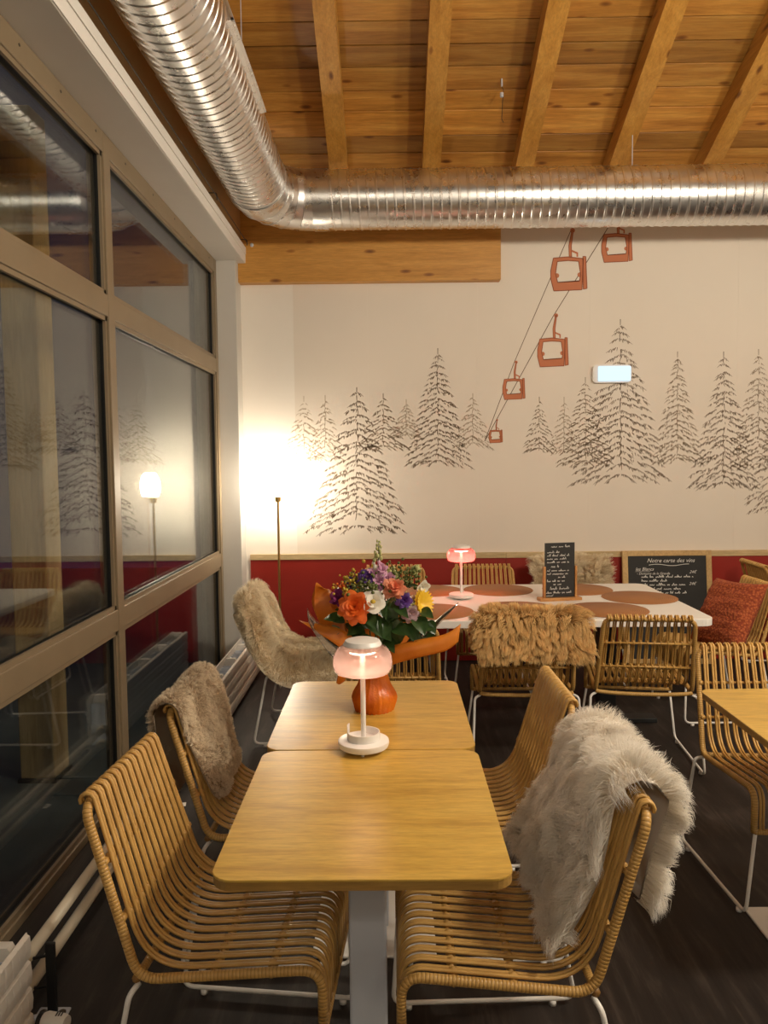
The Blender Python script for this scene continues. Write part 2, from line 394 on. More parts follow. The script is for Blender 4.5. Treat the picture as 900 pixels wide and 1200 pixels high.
# ------------------------------------------------------------------ mural drawing on the wallpaper (flat print)
PXW = YW/F
def strokes(name, segs, m, label, y=YW-.0022):
    b = MB()
    for (x0, y0, w0, x1, y1, w1) in segs:
        d = math.hypot(x1-x0, y1-y0) or 1; nx, ny_ = -(y1-y0)/d, (x1-x0)/d
        b.add([aty(x0+nx*w0/2, y0+ny_*w0/2, y), aty(x0-nx*w0/2, y0-ny_*w0/2, y), aty(x1-nx*w1/2, y1-ny_*w1/2, y), aty(x1+nx*w1/2, y1+ny_*w1/2, y)], [(0, 1, 2, 3)])
    return tag(b.build(name, m, wb), label)
def tree(ax, ay, by, hw, m, wd, seed, label):
    """spruce in pen strokes: overlapping drooping boughs, each with a fringed lower edge"""
    R_ = random.Random(seed); Hh = by-ay; segs = []; k = max(.62, min(1.1, Hh/165)); rows = max(10, int(Hh/(8.2*max(.8, k))))
    segs.append((ax, ay-1, wd, ax, ay+6, wd*.7))
    def bough(u0, u1, y0, y1, sd):           # from the trunk side (u0, y0) out to the tip (u1, y1), in photo pixels
        n = max(3, int(abs(u1-u0)/(1.45*k))); P = []
        for q in range(n+1):
            t = q/n; P.append((ax+sd*(u0+(u1-u0)*t), y0+(y1-y0)*(t**1.15)-1.6*k*math.sin(PI*t)+R_.uniform(-.35, .35)*k))
        for a, c in zip(P[:-1], P[1:]):
            if R_.random() < .13: continue
            ln = R_.uniform(1.8, 4.8)*k; x1, y1_ = a[0]+sd*ln*R_.uniform(.1, .6), a[1]+ln*.9
            segs.append((a[0], a[1], wd*R_.uniform(.7, 1.1), x1, y1_, wd*.3))
            if R_.random() < .6: segs.append((x1, y1_, wd*.35, c[0], c[1], wd*.75))
        e = P[-1]; segs.append((e[0]+sd*2.5*k, e[1]+1.3*k, wd*.3, e[0]-sd*(u1-u0)*.22, e[1]-abs(y1-y0)*.3-1.2*k, wd*.6))
    for i in range(rows):
        t = (i+.6)/rows; ye = ay+4+t*(Hh-4); w = hw*(.05+.95*t**.95); slope = .16+.30*t
        for sd in (-1, 1):
            lobes = 1+(t > .18)+(t > .42)+(t > .72); off = R_.uniform(-.12, .12)
            for j in range(lobes):
                ua = w*max(0, (j-.05+off*(j > 0))/lobes); ub = w*(j+1+off*(j < lobes-1))/lobes*R_.uniform(.93, 1.1)
                f = lambda u: ye-slope*(w-u)*.85
                jit = R_.uniform(-.35, .35)*Hh/rows
                bough(ua, ub, f(ua)+jit-1, f(ub)+jit+1.5*k, sd)
        if R_.random() < .8: segs.append((ax+R_.uniform(-1.2, 1.2)*k, ye-slope*w*.85, wd, ax+R_.uniform(-2, 2)*k, ye-slope*w*.85+Hh/rows*.9, wd*.4))
    for z in (.75, .5, .28):                  # short hanging boughs that level the skirt
        for sd in (-1, 1):
            u0 = hw*(z-.25)*R_.uniform(.6, 1); u1 = hw*z; bough(max(0, u0), u1, by-3-(1-z)*6*k-.32*(u1-u0), by-1-(1-z)*4*k+R_.uniform(-2, 2), sd)
    return strokes('tree_drawing', segs, m, label)
TREES = [(356, 465, 543, 27, 2, .8, 'faint spruce drawing at the end of the wallpaper'), (381, 464, 540, 23, 2, .8, 'faint spruce drawing'),
 (418, 455, 628, 60, 0, 1.05, 'large dark spruce drawing beside the floor lamp'), (449, 462, 530, 30, 1, .9, 'mid-tone spruce drawing'), (476, 469, 516, 20, 2, .75, 'small faint spruce drawing'),
 (513, 409, 549, 39, 0, .95, 'tall dark spruce drawing'), (554, 462, 526, 24, 2, .8, 'faint spruce drawing beside the lowest cabin'),
 (632, 466, 532, 20, 1, .85, 'small spruce drawing'), (661, 466, 533, 19, 2, .75, 'small faint spruce drawing'), (686, 443, 548, 34, 1, .85, 'mid-tone spruce drawing behind the largest'),
 (727, 375, 568, 58, 0, 1.05, 'largest spruce drawing behind the emergency light'), (794, 413, 545, 29, 1, .95, 'narrow spruce drawing'),
 (848, 413, 575, 40, 0, 1.0, 'dark spruce drawing'), (889, 410, 552, 33, 1, .9, 'mid-tone spruce drawing'), (925, 425, 602, 52, 0, 1.05, 'dark spruce drawing with drooping boughs')]
for i, (ax, ay, by, hw, tone, wd_, lb) in enumerate(TREES): tree(ax, ay, by, hw, (m_ink, m_ink2, m_ink3)[tone], wd_, 100+i, lb)
def polyfill(b, pts, y):
    b.add([aty(px, py, y) for px, py in pts], [tuple(range(len(pts)))[::-1]])
def cabin(cx, cy, s, hanger=True):
    """line-and-wash cabin; unit coordinates are photo pixels of the biggest cabin"""
    def P(x, y): return (cx+x*s, cy+y*s)
    b = MB()
    outer = [(-17, -18.5), (-20, -4), (-20, 6), (-16.5, 20), (16.5, 18.5), (18, -18), (0, -20)]
    inner = [(-12.5, -14.5), (-14.5, 0), (-12, 10), (13.5, 8.5), (15, 1), (12.5, -14.8), (0, -15.6)]
    n = 7
    V = [aty(*P(*p), YW-.0026) for p in outer+inner]
    b.add(V, [(i, n+i, n+(i+1) % n, (i+1) % n) for i in range(n)])
    polyfill(b, [P(17.5, -20.5), P(21, -20.5), P(22.5, 17), P(18, 18)], YW-.0026)
    for (x, y) in ((-13, 2), (14, 1)):
        polyfill(b, [P(x+3*math.cos(a*PI/4), y+3*math.sin(a*PI/4)) for a in range(8)], YW-.0027)
    if hanger:
        ar = [(1.5, -20), (1, -33), (4.5, -51), (6.5, -51), (4.2, -33), (4.5, -20)]
        polyfill(b, [P(*p) for p in ar], YW-.0026); polyfill(b, [P(5.5+3*math.cos(a*PI/4), -51+3*math.sin(a*PI/4)) for a in range(8)], YW-.0026)
    polyfill(b, [P(3, -29), P(12, -25), P(12, -20), P(10, -20), P(10, -23.5), P(3, -26.5)], YW-.0027)
    o = tag(b.build('cabin_drawing', m_or, wb), 'orange ski-lift cabin drawing')
    segs = []
    def poly(pp, w=1.0):
        for a, c in zip(pp, pp[1:]+pp[:1]): segs.append((*P(*a), w*max(s, .55), *P(*c), w*max(s, .55)))
    poly(outer); poly(inner); poly([(17.5, -20.5), (21, -20.5), (22.5, 17), (18, 18)], .8)
    poly([(-11, 9.8), (13, 8)], .9)
    if hanger: poly([(1.5, -20), (1, -33), (4.5, -51), (6.5, -51), (4.2, -33), (4.5, -20)], .7)
    strokes('cabin_outline', segs, m_or2, 'dark outline of a cabin drawing', YW-.003)
strokes('cable_drawing', [(568, 517, .8, 602.5, 425, .8), (602.5, 425, .8, 669, 270, .9)], m_ink, 'drawn ski-lift cable')
strokes('cable_drawing', [(568, 517, .8, 648, 371, .9), (648, 371, .9, 713, 266, 1.0)], m_ink, 'drawn ski-lift cable')
for a in ((665.5, 321, 1, True), (722, 290.5, .85, True), (647, 413, .85, True), (601.5, 456, .62, True), (580.5, 511.5, .38, True)): cabin(*a)

# ------------------------------------------------------------------ window front
win = struct(empty('window_1', (XL, 2.5, 0)))
def wbox(name, a, b_, m, par=None, bevel=.003):
    o = MB().box(a, b_); o.v = [tuple(Vector(p)-Vector((XL, 2.5, 0))) for p in o.v]
    return o.build(name, m, par or win, bevel=bevel)
MULL = [YB, -.8, 1.4, 3.6, 5.79]; HB = [0.0, .85, 2.305, 3.085]
wbox('top_rail', (-1.36, YB, 2.99), (-1.285, 5.815, 3.085), m_frame)
for z0, z1 in ((2.255, 2.355), (.80, .90), (0.0, .035)):
    wbox('transom' if z0 else 'bottom_rail', (-1.36, YB, z0), (-1.285, 5.815, z1), m_frame)
for y in MULL[1:]:
    wbox('mullion', (-1.365, y-.04 if y < 5 else 5.755, .001), (-1.283, y+.04 if y < 5 else 5.815, 3.084), m_frame)
for i in range(len(MULL)-1):
    y0, y1 = MULL[i]+.04, (MULL[i+1]-.04 if i < 3 else 5.755)
    for z0, z1 in ((.035, .80), (.90, 2.255), (2.355, 2.99)):
        for g, x in enumerate((-1.316, -1.336)):
            wbox('pane', (x, y0-.004, z0-.004), (x-.004, y1+.004, z1+.004), m_glass, bevel=0)
        g = MB()
        for a, c in (((y0, z0), (y0+.012, z1)), ((y1-.012, z0), (y1, z1)), ((y0, z0), (y1, z0+.012)), ((y0, z1-.012), (y1, z1))):
            g.box((-1.340, a[0], a[1]), (-1.306, c[0], c[1]))
        g.v = [tuple(Vector(p)-Vector((XL, 2.5, 0))) for p in g.v]; g.build('gasket', m_gasket, win)
        if i >= 2:   # pale glazing bead inside the gasket
            h = MB()
            for a, c in (((y0, z0), (y0+.02, z1)), ((y1-.02, z0), (y1, z1)), ((y0, z0), (y1, z0+.02)), ((y0, z1-.02), (y1, z1))):
                h.box((-1.306, a[0], a[1]), (-1.293, c[0], c[1]))
            h.v = [tuple(Vector(p)-Vector((XL, 2.5, 0))) for p in h.v]; h.build('glazing_bead', m_frame, win)
for y in (2.78, 3.12, 3.48, 3.86, 4.3, 4.72, 5.1, 5.6):
    o = MB().lathe([(.0001, 0), (.006, 0), (.006, .003), (.0001, .003)], n=10, M=Matrix.Rotation(PI/2, 3, 'Y'))
    o.v = [tuple(Vector(p)+Vector((-1.2865-XL, y-2.5, 3.05))) for p in o.v]; o.build('screw', m_screw, win)
# cable with brackets along the beam
cb = thing('tension_cable', 'thin dark cable strung on small hooks along the white beam', 'cable', (-1.06, 2, 3.23))
MB().tube([(0, -5, .005), (0, 0, 0), (0, 3.94, .0)], .003, 6).build('wire', m_copper, cb)
for y in (2.55, 4.85, 5.85):
    MB().tube(fillet([(-.055, y-2, .015), (0, y-2, .015), (0.006, y-2, .0), (.004, y-2, -.03)], .008, 3), .003, 6).build('hook', m_copper, cb)
MB().ball((.03, 3.915, -.01), .016).build('clamp', m_gmetal, cb, smooth=True)
# timber post on the terrace outside the glass
po = thing('timber_post', 'pale timber post standing outside behind the glass', 'post', (-1.84, 3.95, -.06))
MB().box((-.09, -.09, .02), (.09, .09, 3.4)).build('shaft', m_post, po, bevel=.008)
MB().box((-.1, -.1, 0), (.1, .1, .02)).build('foot_plate', m_black, po)

# ------------------------------------------------------------------ ventilation duct
def spiral(p0, p1, r, n=56, pitch=.062):
    p0 = Vector(p0); p1 = Vector(p1); L = (p1-p0).length; t = (p1-p0).normalized()
    e1 = Vector((0, 0, 1)); e2 = t.cross(e1)
    rows = []; v = -pitch
    prof = [(0, 0), (.66, 0), (.74, .0035), (.86, .0035), (.94, 0)]
    zs = []
    while v < L: zs += [(v+a*pitch, d) for a, d in prof]; v += pitch
    G = []
    for z, d in zs:
        row = []
        for k in range(n+1):
            ph = 2*PI*k/n; zz = min(L, max(0, z+pitch*k/n)); row.append(p0+t*zz+(e1*math.cos(ph)+e2*math.sin(ph))*(r+d))
        G.append(row)
    return MB().grid(G)
HD = 3.406; RD = .198; XD = -.855; YD = 5.5; BR = .34
dt = thing('air_duct', 'shiny galvanised spiral air duct bending along the ceiling', 'duct', (XD, YD, HD))
def sub(b, o): b.v = local(o, b.v); return b
sub(spiral((XD, YD-BR, HD), (XD, -2.9, HD), RD), dt).build('side_run', m_duct, dt, smooth='auto')
sub(spiral((XD+BR, YD, HD), (XR-.02, YD, HD), RD), dt).build('wall_run', m_duct, dt, smooth='auto')
G = []
for i in range(0, 6):                        # elbow of flat gores
    a = PI/2*i/5; c = Vector((XD+BR-BR*math.cos(a), YD-BR+BR*math.sin(a), HD)); rad = Vector((-math.cos(a), math.sin(a), 0))
    G.append([c+(Vector((0, 0, 1))*math.cos(2*PI*k/56)+rad*math.sin(2*PI*k/56))*(RD+.003) for k in range(56)])
for i in range(5): sub(MB().grid([G[i], G[i+1]], closed=True), dt).build('elbow_gore', m_duct, dt, smooth=True)
for i in (1, 2, 3, 4):
    sub(MB().tube(G[i], .0035, 5, closed=True), dt).build('seam', m_duct, dt, smooth=True)
for c, ax in (((XD+BR+.05, YD, HD), 'Y'), ((XD, YD-BR-.05, HD), 'X')):
    b = MB().lathe([(RD+.002, -.05), (RD+.007, -.05), (RD+.007, .05), (RD+.002, .05)], n=56, M=Matrix.Rotation(PI/2, 3, ax)); b.v = [tuple(Vector(p)+Vector(c)) for p in b.v]
    sub(b, dt).build('collar', m_duct, dt, smooth='auto')
# outlet grille let into the side run
gA = math.radians(72)       # from straight up towards the room
nv = Vector((math.sin(gA), 0, math.cos(gA))); tv = Vector((-math.cos(gA), 0, math.sin(gA))); gc = Vector((0, 0, 0))+nv*(RD-.004)
y0, y1 = 3.28-YD, 4.12-YD; gw = .075
def gbox(u0, u1, a, c, d0, d1):
    V = []
    for d in (d0, d1):
        for u, y in ((u0, a), (u1, a), (u1, c), (u0, c)): V.append(gc+tv*u+nv*d+Vector((0, y, 0)))
    return MB().hexa(V)
gr = gbox(-gw, gw, y0, y1, -.03, .012).build('outlet_grille', m_duct, dt, bevel=.002)
for i in range(26):
    yy = y0+.03+(y1-y0-.06)*i/25; gbox(-gw+.015, gw-.015, yy, yy+.014, .012, .02).build('louvre', m_gmetal, gr)
for u0, u1, a, c in ((-gw, -gw+.012, y0, y1), (gw-.012, gw, y0, y1), (-gw, gw, y0, y0+.015), (-gw, gw, y1-.015, y1)):
    gbox(u0, u1, a, c, .012, .022).build('grille_frame', m_duct, gr)
# hangers of the duct
for x, y in ((XD, 4.7), (1.7, YD), (3.6, YD)):
    top = roof(y, HP)
    MB().tube([(x-XD, y-YD, RD-.01), (x-XD, y-YD, top-HD+.02)], .003, 6).build('hanger_rod', m_gmetal, dt)
# loose hook and wire dangling under the ceiling boards
hp = aty(588, 147, 5.25); zt = roof(hp.y, HP)
hk = thing('ceiling_hook', 'small steel hook with a dangling wire under the ceiling boards', 'hook', (hp.x, hp.y, zt+.004))
MB().tube([(0, 0, 0), (0, 0, -.05)], .006, 8).build('screw_eye', m_gmetal, hk)
MB().tube(fillet([(0, 0, -.05), (.012, 0, -.07), (.005, 0, -.15), (.0, 0, -.26), (.012, 0, -.28)], .01, 3), .0022, 6).build('wire', m_copper, hk)
MB().lathe([(.0001, 0), (.012, .004), (.012, .03), (.0001, .036)], (0, 0, -.12), 10).build('clip', m_gmetal, hk)

# ------------------------------------------------------------------ emergency light
ep = aty(716, 438.5, YW)
el = thing('emergency_light', 'white emergency light glowing pale blue on the mural', 'light', (ep.x, YW-.0015, ep.z))
MB().prism(rrect(-.148, .148, -.068, .068, .03), 0, .03).build('housing', m_white, el).rotation_euler = (PI/2, 0, 0)
o = MB().prism(rrect(-.108, .138, -.056, .056, .006), .03, .047).build('diffuser', lamp_mat('cold_diffuser', (.66, .84, 1.0), 1.15), el); o.rotation_euler = (PI/2, 0, 0)

# ------------------------------------------------------------------ radiators, pipes
def radiator(name, label, y0, y1):
    t = thing(name, label, 'radiator', (-1.04, y0, 0), 0, 'radiators along the glazing'); L = y1-y0
    hs = [(.035, .105), (.108, .178), (.181, .251), (.254, .324)]
    for z0, z1 in hs:
        for x0, x1 in ((.045, .06), (-.06, -.045)):
            b = MB(); s_ = 1 if x0 > 0 else -1; nrib = int(L/.035)
            prof = [(0, z0), (.010, z0+.006), (.013, (z0+z1)/2), (.010, z1-.006), (0, z1)]
            rows = []
            for i in range(nrib+1):
                for dy_, k in ((0, .86), (.004, 1), (.030, 1)):
                    yy = min(L, i*.035+dy_); rows.append([(s_*(.047+d*k), yy, z) for d, z in prof])
            b.grid(rows); b.box((s_*.044, 0, z0), (s_*.0475, L, z1)); b.build('front_bar' if s_ > 0 else 'rear_bar', m_rad, t)
    n = max(3, int(L/.30))
    for i in range(n):
        yy = .05+(L-.12)*i/(n-1)
        MB().prism([(-.042, .05), (.042, .05), (.042, .30), (.028, .325), (-.028, .325), (-.042, .30)], 0, .03).build('fin', m_rad, t).matrix_basis = Matrix.Translation((0, yy+.03, 0)) @ Matrix.Rotation(PI/2, 4, 'X')
    for i in range(int(L/.05)):
        MB().box((-.04, i*.05+.01, .06), (.04, i*.05+.013, .29)).build('convector_fin', m_gmetal, t)
    for yy in (-.045, L+.045) if False else (.25, L-.25):
        b = MB().box((-.02, yy-.014, .004), (.02, yy+.014, .05)).box((-.05, yy-.05, 0), (.05, yy+.05, .004)); b.build('foot', m_black, t)
    return t
ra = radiator('radiator', 'low white horizontal-bar radiator with a thermostat at its end', .9, 1.985)
rb = radiator('radiator', 'low white horizontal-bar radiator behind the draped chairs', 4.05, 5.68)
th_ = thing('thermostat_valve', 'white thermostat head on the end of the nearer radiator', 'valve', (-.985, 1.99, .075))
Mz = Matrix.Rotation(PI/2, 3, 'Y')
sh = Matrix.Rotation(-PI/2+.25, 3, 'X')
sh = Matrix.Rotation(-.2, 3, 'Z') @ Matrix.Rotation(PI/2, 3, 'Y')
MB().tube([(-.01, -.06, 0), (-.01, .0, 0), (.02, .005, 0)], .011, 10).build('valve_body', m_gmetal, th_, smooth=True)
MB().lathe([(.0001, .015), (.019, .015), (.019, .03), (.0001, .03)], (0, 0, 0), 16, M=sh).build('locking_ring', m_black, th_)
hd = MB().lathe([(.0001, .03), (.021, .03), (.0245, .038), (.0245, .085), (.021, .098), (.0001, .1)], (0, 0, 0), 20, M=sh).build('thermostat_head', m_white, th_, smooth='auto')
for i in range(3):
    b = MB().box((-.002, -.008, .0243), (.002, .008, .0252)); o = b.build('slot', m_ltext, hd); o.location = Vector((.068+.007*i, -.013, 0))
# bracket standing at the radiator's end
br = thing('pipe_bracket', 'black pipe bracket bolted to the floor on a steel plate', 'bracket', (-.99, 2.11, 0))
MB().prism(rrect(-.045, .045, -.022, .022, .004), 0, .004).build('base_plate', m_gmetal, br)
for x in (-.027, .027): MB().lathe([(.0001, .004), (.011, .004), (.011, .007), (.006, .010), (.0001, .010)], (x, 0, 0), 12).build('bolt', m_screw, br)
MB().box((-.014, -.006, .004), (.014, .006, .215)).build('upright', m_black, br, bevel=.003)
for z in (.085, .175): MB().tube([(-.014, 0, z), (-.05, 0, z-.008)], .005, 6).build('arm', m_black, br)
for h, x, lb in ((.155, -1.07, 'cream heating pipe running along the foot of the glazing, upper one of two'), (.075, -1.062, 'cream heating pipe running along the foot of the glazing, lower one of two')):
    p = thing('heating_pipe', lb, 'pipe', (x, 2.0, h), 0, 'heating pipes'); MB().tube([(0, -.02, 0), (0, 2.06, 0)], .018, 14).build('pipe_run', m_pipe, p, smooth=True)
    MB().lathe([(.019, 0), (.024, 0), (.024, .03), (.019, .03)], (0, 2.02, 0), 14, M=Matrix.Rotation(-PI/2, 3, 'X')).build('coupling', m_pipe, p, smooth='auto')
    MB().box((-.21, 1.4, -.004), (-.015, 1.42, .004)).build('wall_bracket', m_black, p)
tg = Vector((-1.0, 3.46, 0))
pt = thing('floor_tag', 'small white tag lying on the dark floor', 'tag', tg, .2)
MB().box((-.035, -.02, 0), (.035, .02, .001)).build('card', m_white, pt); MB().box((-.022, -.01, .001), (.01, .008, .0013)).build('print', m_ltext, pt)

# ------------------------------------------------------------------ rattan chair
PRO = [(.225, .295), (.225, .445), (-.20, .405), (-.325, .80)]        # side outline (y, z): front edge, seat, back
def fil2(p, rr, seg=6): return [(q.x, q.y) for q in fillet([(a, b_, 0) for a, b_ in p], rr, seg)]
def hw_at(y, z): return .235-.02*max(0, min(1, (z-.42)/.38))-.006*max(0, (y-.1)/.15)
SIDE = fil2(PRO, [.055, .05])
SLAT = fil2([(.227, .295), (.225, .452), (-.187, .416), (-.312, .803)], [.06, .11], 9)
def make_chair_meshes():
    out = []
    f = [(hw_at(y, z), y, z) for y, z in SIDE]
    g = f[:-1]+fillet([f[-2], f[-1], (-f[-1][0], f[-1][1], f[-1][2]), (-f[-2][0], f[-2][1], f[-2][2])], [.045, .045], 5)[1:-1]+[(-x, y, z) for x, y, z in f[:-1][::-1]]
    out.append(('frame', MB().tube(g, .0115, 10).mesh('frame', m_wrap, True), []))
    out.append(('front_rail', MB().tube([(-.23, .225, .297), (.23, .225, .297)], .010, 8).mesh('front_rail', m_wrap, True), []))
    out.append(('rear_rail', MB().tube([(.235*math.cos(PI*k/12), -.205-.004*math.sin(PI*k/12), .408-.014*math.sin(PI*k/12)) for k in range(13)], .0105, 8).mesh('rear_rail', m_wrap, True), []))
    NS = 13
    over = [(SLAT[-1][0]-.0135+.0175*math.cos(a), SLAT[-1][1]+.003+.0165*math.sin(a)) for a in (.35, 1.0, 1.7, 2.4, 3.1, 3.7)]
    path = SLAT[:-1]+over
    for i in range(NS):
        u = (i-(NS-1)/2)/((NS-1)/2)*.93; b = MB()
        for d in (-.0052, .0052):
            b.tube([(u*(hw_at(y, z)-.01)+d, y, z) for y, z in path], .0048, 6)
        out.append(('rattan_slat', b.mesh('rattan_slat', m_cane, True), []))
    # cross rails under / behind the slats, each bound to every slat
    cum = [0]
    for a, c in zip(SLAT[:-1], SLAT[1:]): cum.append(cum[-1]+math.hypot(c[0]-a[0], c[1]-a[1]))
    def at_s(s_):
        for i in range(len(cum)-1):
            if cum[i+1] >= s_:
                t = (s_-cum[i])/(cum[i+1]-cum[i]); p, q = SLAT[i], SLAT[i+1]; d = Vector((q[0]-p[0], q[1]-p[1])).normalized()
                return (p[0]+(q[0]-p[0])*t, p[1]+(q[1]-p[1])*t), d
    tot = cum[-1]
    for s_ in (.25, .385, tot-.27, tot-.135):
        (y, z), d = at_s(s_); nrm = Vector((d.y, -d.x)); y2, z2 = y-nrm.x*(-.0) , z
        # nrm points to the sitter's side when the path runs front -> top
        sgn = 1 if nrm.y > 0 or nrm.x > 0 else -1
        y2, z2 = y-sgn*nrm.x*.0095, z-sgn*nrm.y*.0095; w = hw_at(y2, z2)
        b = MB().tube([(-w, y2, z2), (w, y2, z2)], .0058, 8)
        for i in range(NS):
            u = (i-(NS-1)/2)/((NS-1)/2)*.93*(w-.01)
            b.tube([(u-.0035, y2+sgn*nrm.x*.006, z2+sgn*nrm.y*.005), (u+.0035, y2+sgn*nrm.x*.006, z2+sgn*nrm.y*.005)], .0128, 8)
        for sd in (-1, 1): b.tube([(sd*(w-.012), y2, z2), (sd*(w+.004), y2, z2)], .010, 8)
        out.append(('cross_rail', b.mesh('cross_rail', m_bind, True), []))
    for sd in (-1, 1):
        pth = fillet([(sd*.224, .225, .31), (sd*.262, .245, .018), (sd*.282, -.285, .018), (sd*.262, -.212, .385), (sd*.232, -.20, .395)], [.035, .035, .025], 5)
        gl = []
        for y in (.20, -.22): 
            x = sd*(.262+.02*(.262-y)/.547); gl.append(('glide', MB().lathe([(.0001, 0), (.0105, 0), (.0105, .013), (.0001, .015)], (x, y, 0), 10).mesh('glide', m_wmetal, True)))
        out.append(('sled_leg', MB().tube(pth, .0065, 8).mesh('sled_leg', m_wmetal, True), gl))
    return out
CH = make_chair_meshes()
def chair(label, x, y, rot, group=None):
    t = thing('rattan_chair', label, 'chair', (x, y, 0), math.radians(rot), group or 'rattan chairs round the tables')
    for n, me, ch in CH:
        o = link(n, me, t)
        for n2, me2 in ch: link(n2, me2, o)
    return t
c1 = chair('bare honey rattan chair in front of the window, tucked under the near oak table', -.372, 1.90, -94)
c2 = chair('rattan chair with a long white sheepskin slung over its back', .238, 1.862, 90)
c3 = chair('rattan chair by the window with a grey-brown sheepskin over its back', -.376, 2.565, -91)
c4 = chair('bare rattan chair beside the chair that carries the long white sheepskin', .242, 2.59, 91)
c5 = chair('chair at the white table end by the window, wholly covered by cream sheepskin', -.486, 4.46, -91)
c6 = chair('rattan chair at the white table with a shaggy tan fleece over its back', .678, 4.03, 0)
c7 = chair('bare rattan chair at the white table between tan fleece and orange cushion', 1.295, 4.03, -7)
c8 = chair('bare rattan chair at the white table hidden behind the bouquet', -.01, 3.87, 1)
c9 = chair('bare rattan chair along the red wainscot behind the bouquet', .02, 5.265, 180)
c10 = chair('bare rattan chair along the red wainscot behind the rose table lamp', .668, 5.265, 180)
c11 = chair('rattan chair along the red wainscot draped with a cream fleece', 1.345, 5.40, 180)
c12 = chair('bare rattan chair at the oak table on its own', 1.47, 2.80, 180)
c13 = chair('rattan chair holding the orange knitted cushion', 1.965, 4.74, 92)
c14 = chair('dark rattan chair turned away behind the chair with the orange cushion', 2.97, 5.58, -92)

# ------------------------------------------------------------------ sheepskins
def fur_mat(name, root, tip, rough=.75):
    m = mat(name, tip, rough, spec=.2); at = N_(m, 'ShaderNodeAttribute', attribute_name='tone')
    sp = N_(m, 'ShaderNodeSeparateColor'); L_(m, at.outputs['Color'], sp.inputs[0])
    r = ramp(m, sp.outputs[0], [(0, root), (.75, tip), (1, tuple(min(1, c*1.06) for c in tip))])
    v = ramp(m, sp.outputs[1], [(0, (.86, .84, .80)), (1, (1.02, 1.02, 1.02))])
    c = mix(m, 1.0, r.outputs[0], v.outputs[0], 'MULTIPLY'); L_(m, c, bsdf(m).inputs['Base Color'])
    tr = N_(m, 'ShaderNodeBsdfTranslucent'); L_(m, c, tr.inputs[0]); x = N_(m, 'ShaderNodeMixShader'); x.inputs[0].default_value = .5
    L_(m, bsdf(m).outputs[0], x.inputs[1]); L_(m, tr.outputs[0], x.inputs[2]); L_(m, x.outputs[0], m.node_tree.nodes['Material Output'].inputs[0])
    return m
def smooth_noise(a, b_, seed, fr=3):
    r = np.random.default_rng(seed); out = np.zeros_like(a)
    for k in range(6):
        fx, fy = r.uniform(-fr, fr, 2); out += np.sin(2*PI*(fx*a+fy*b_)+r.uniform(0, 6.28))/6
    return out
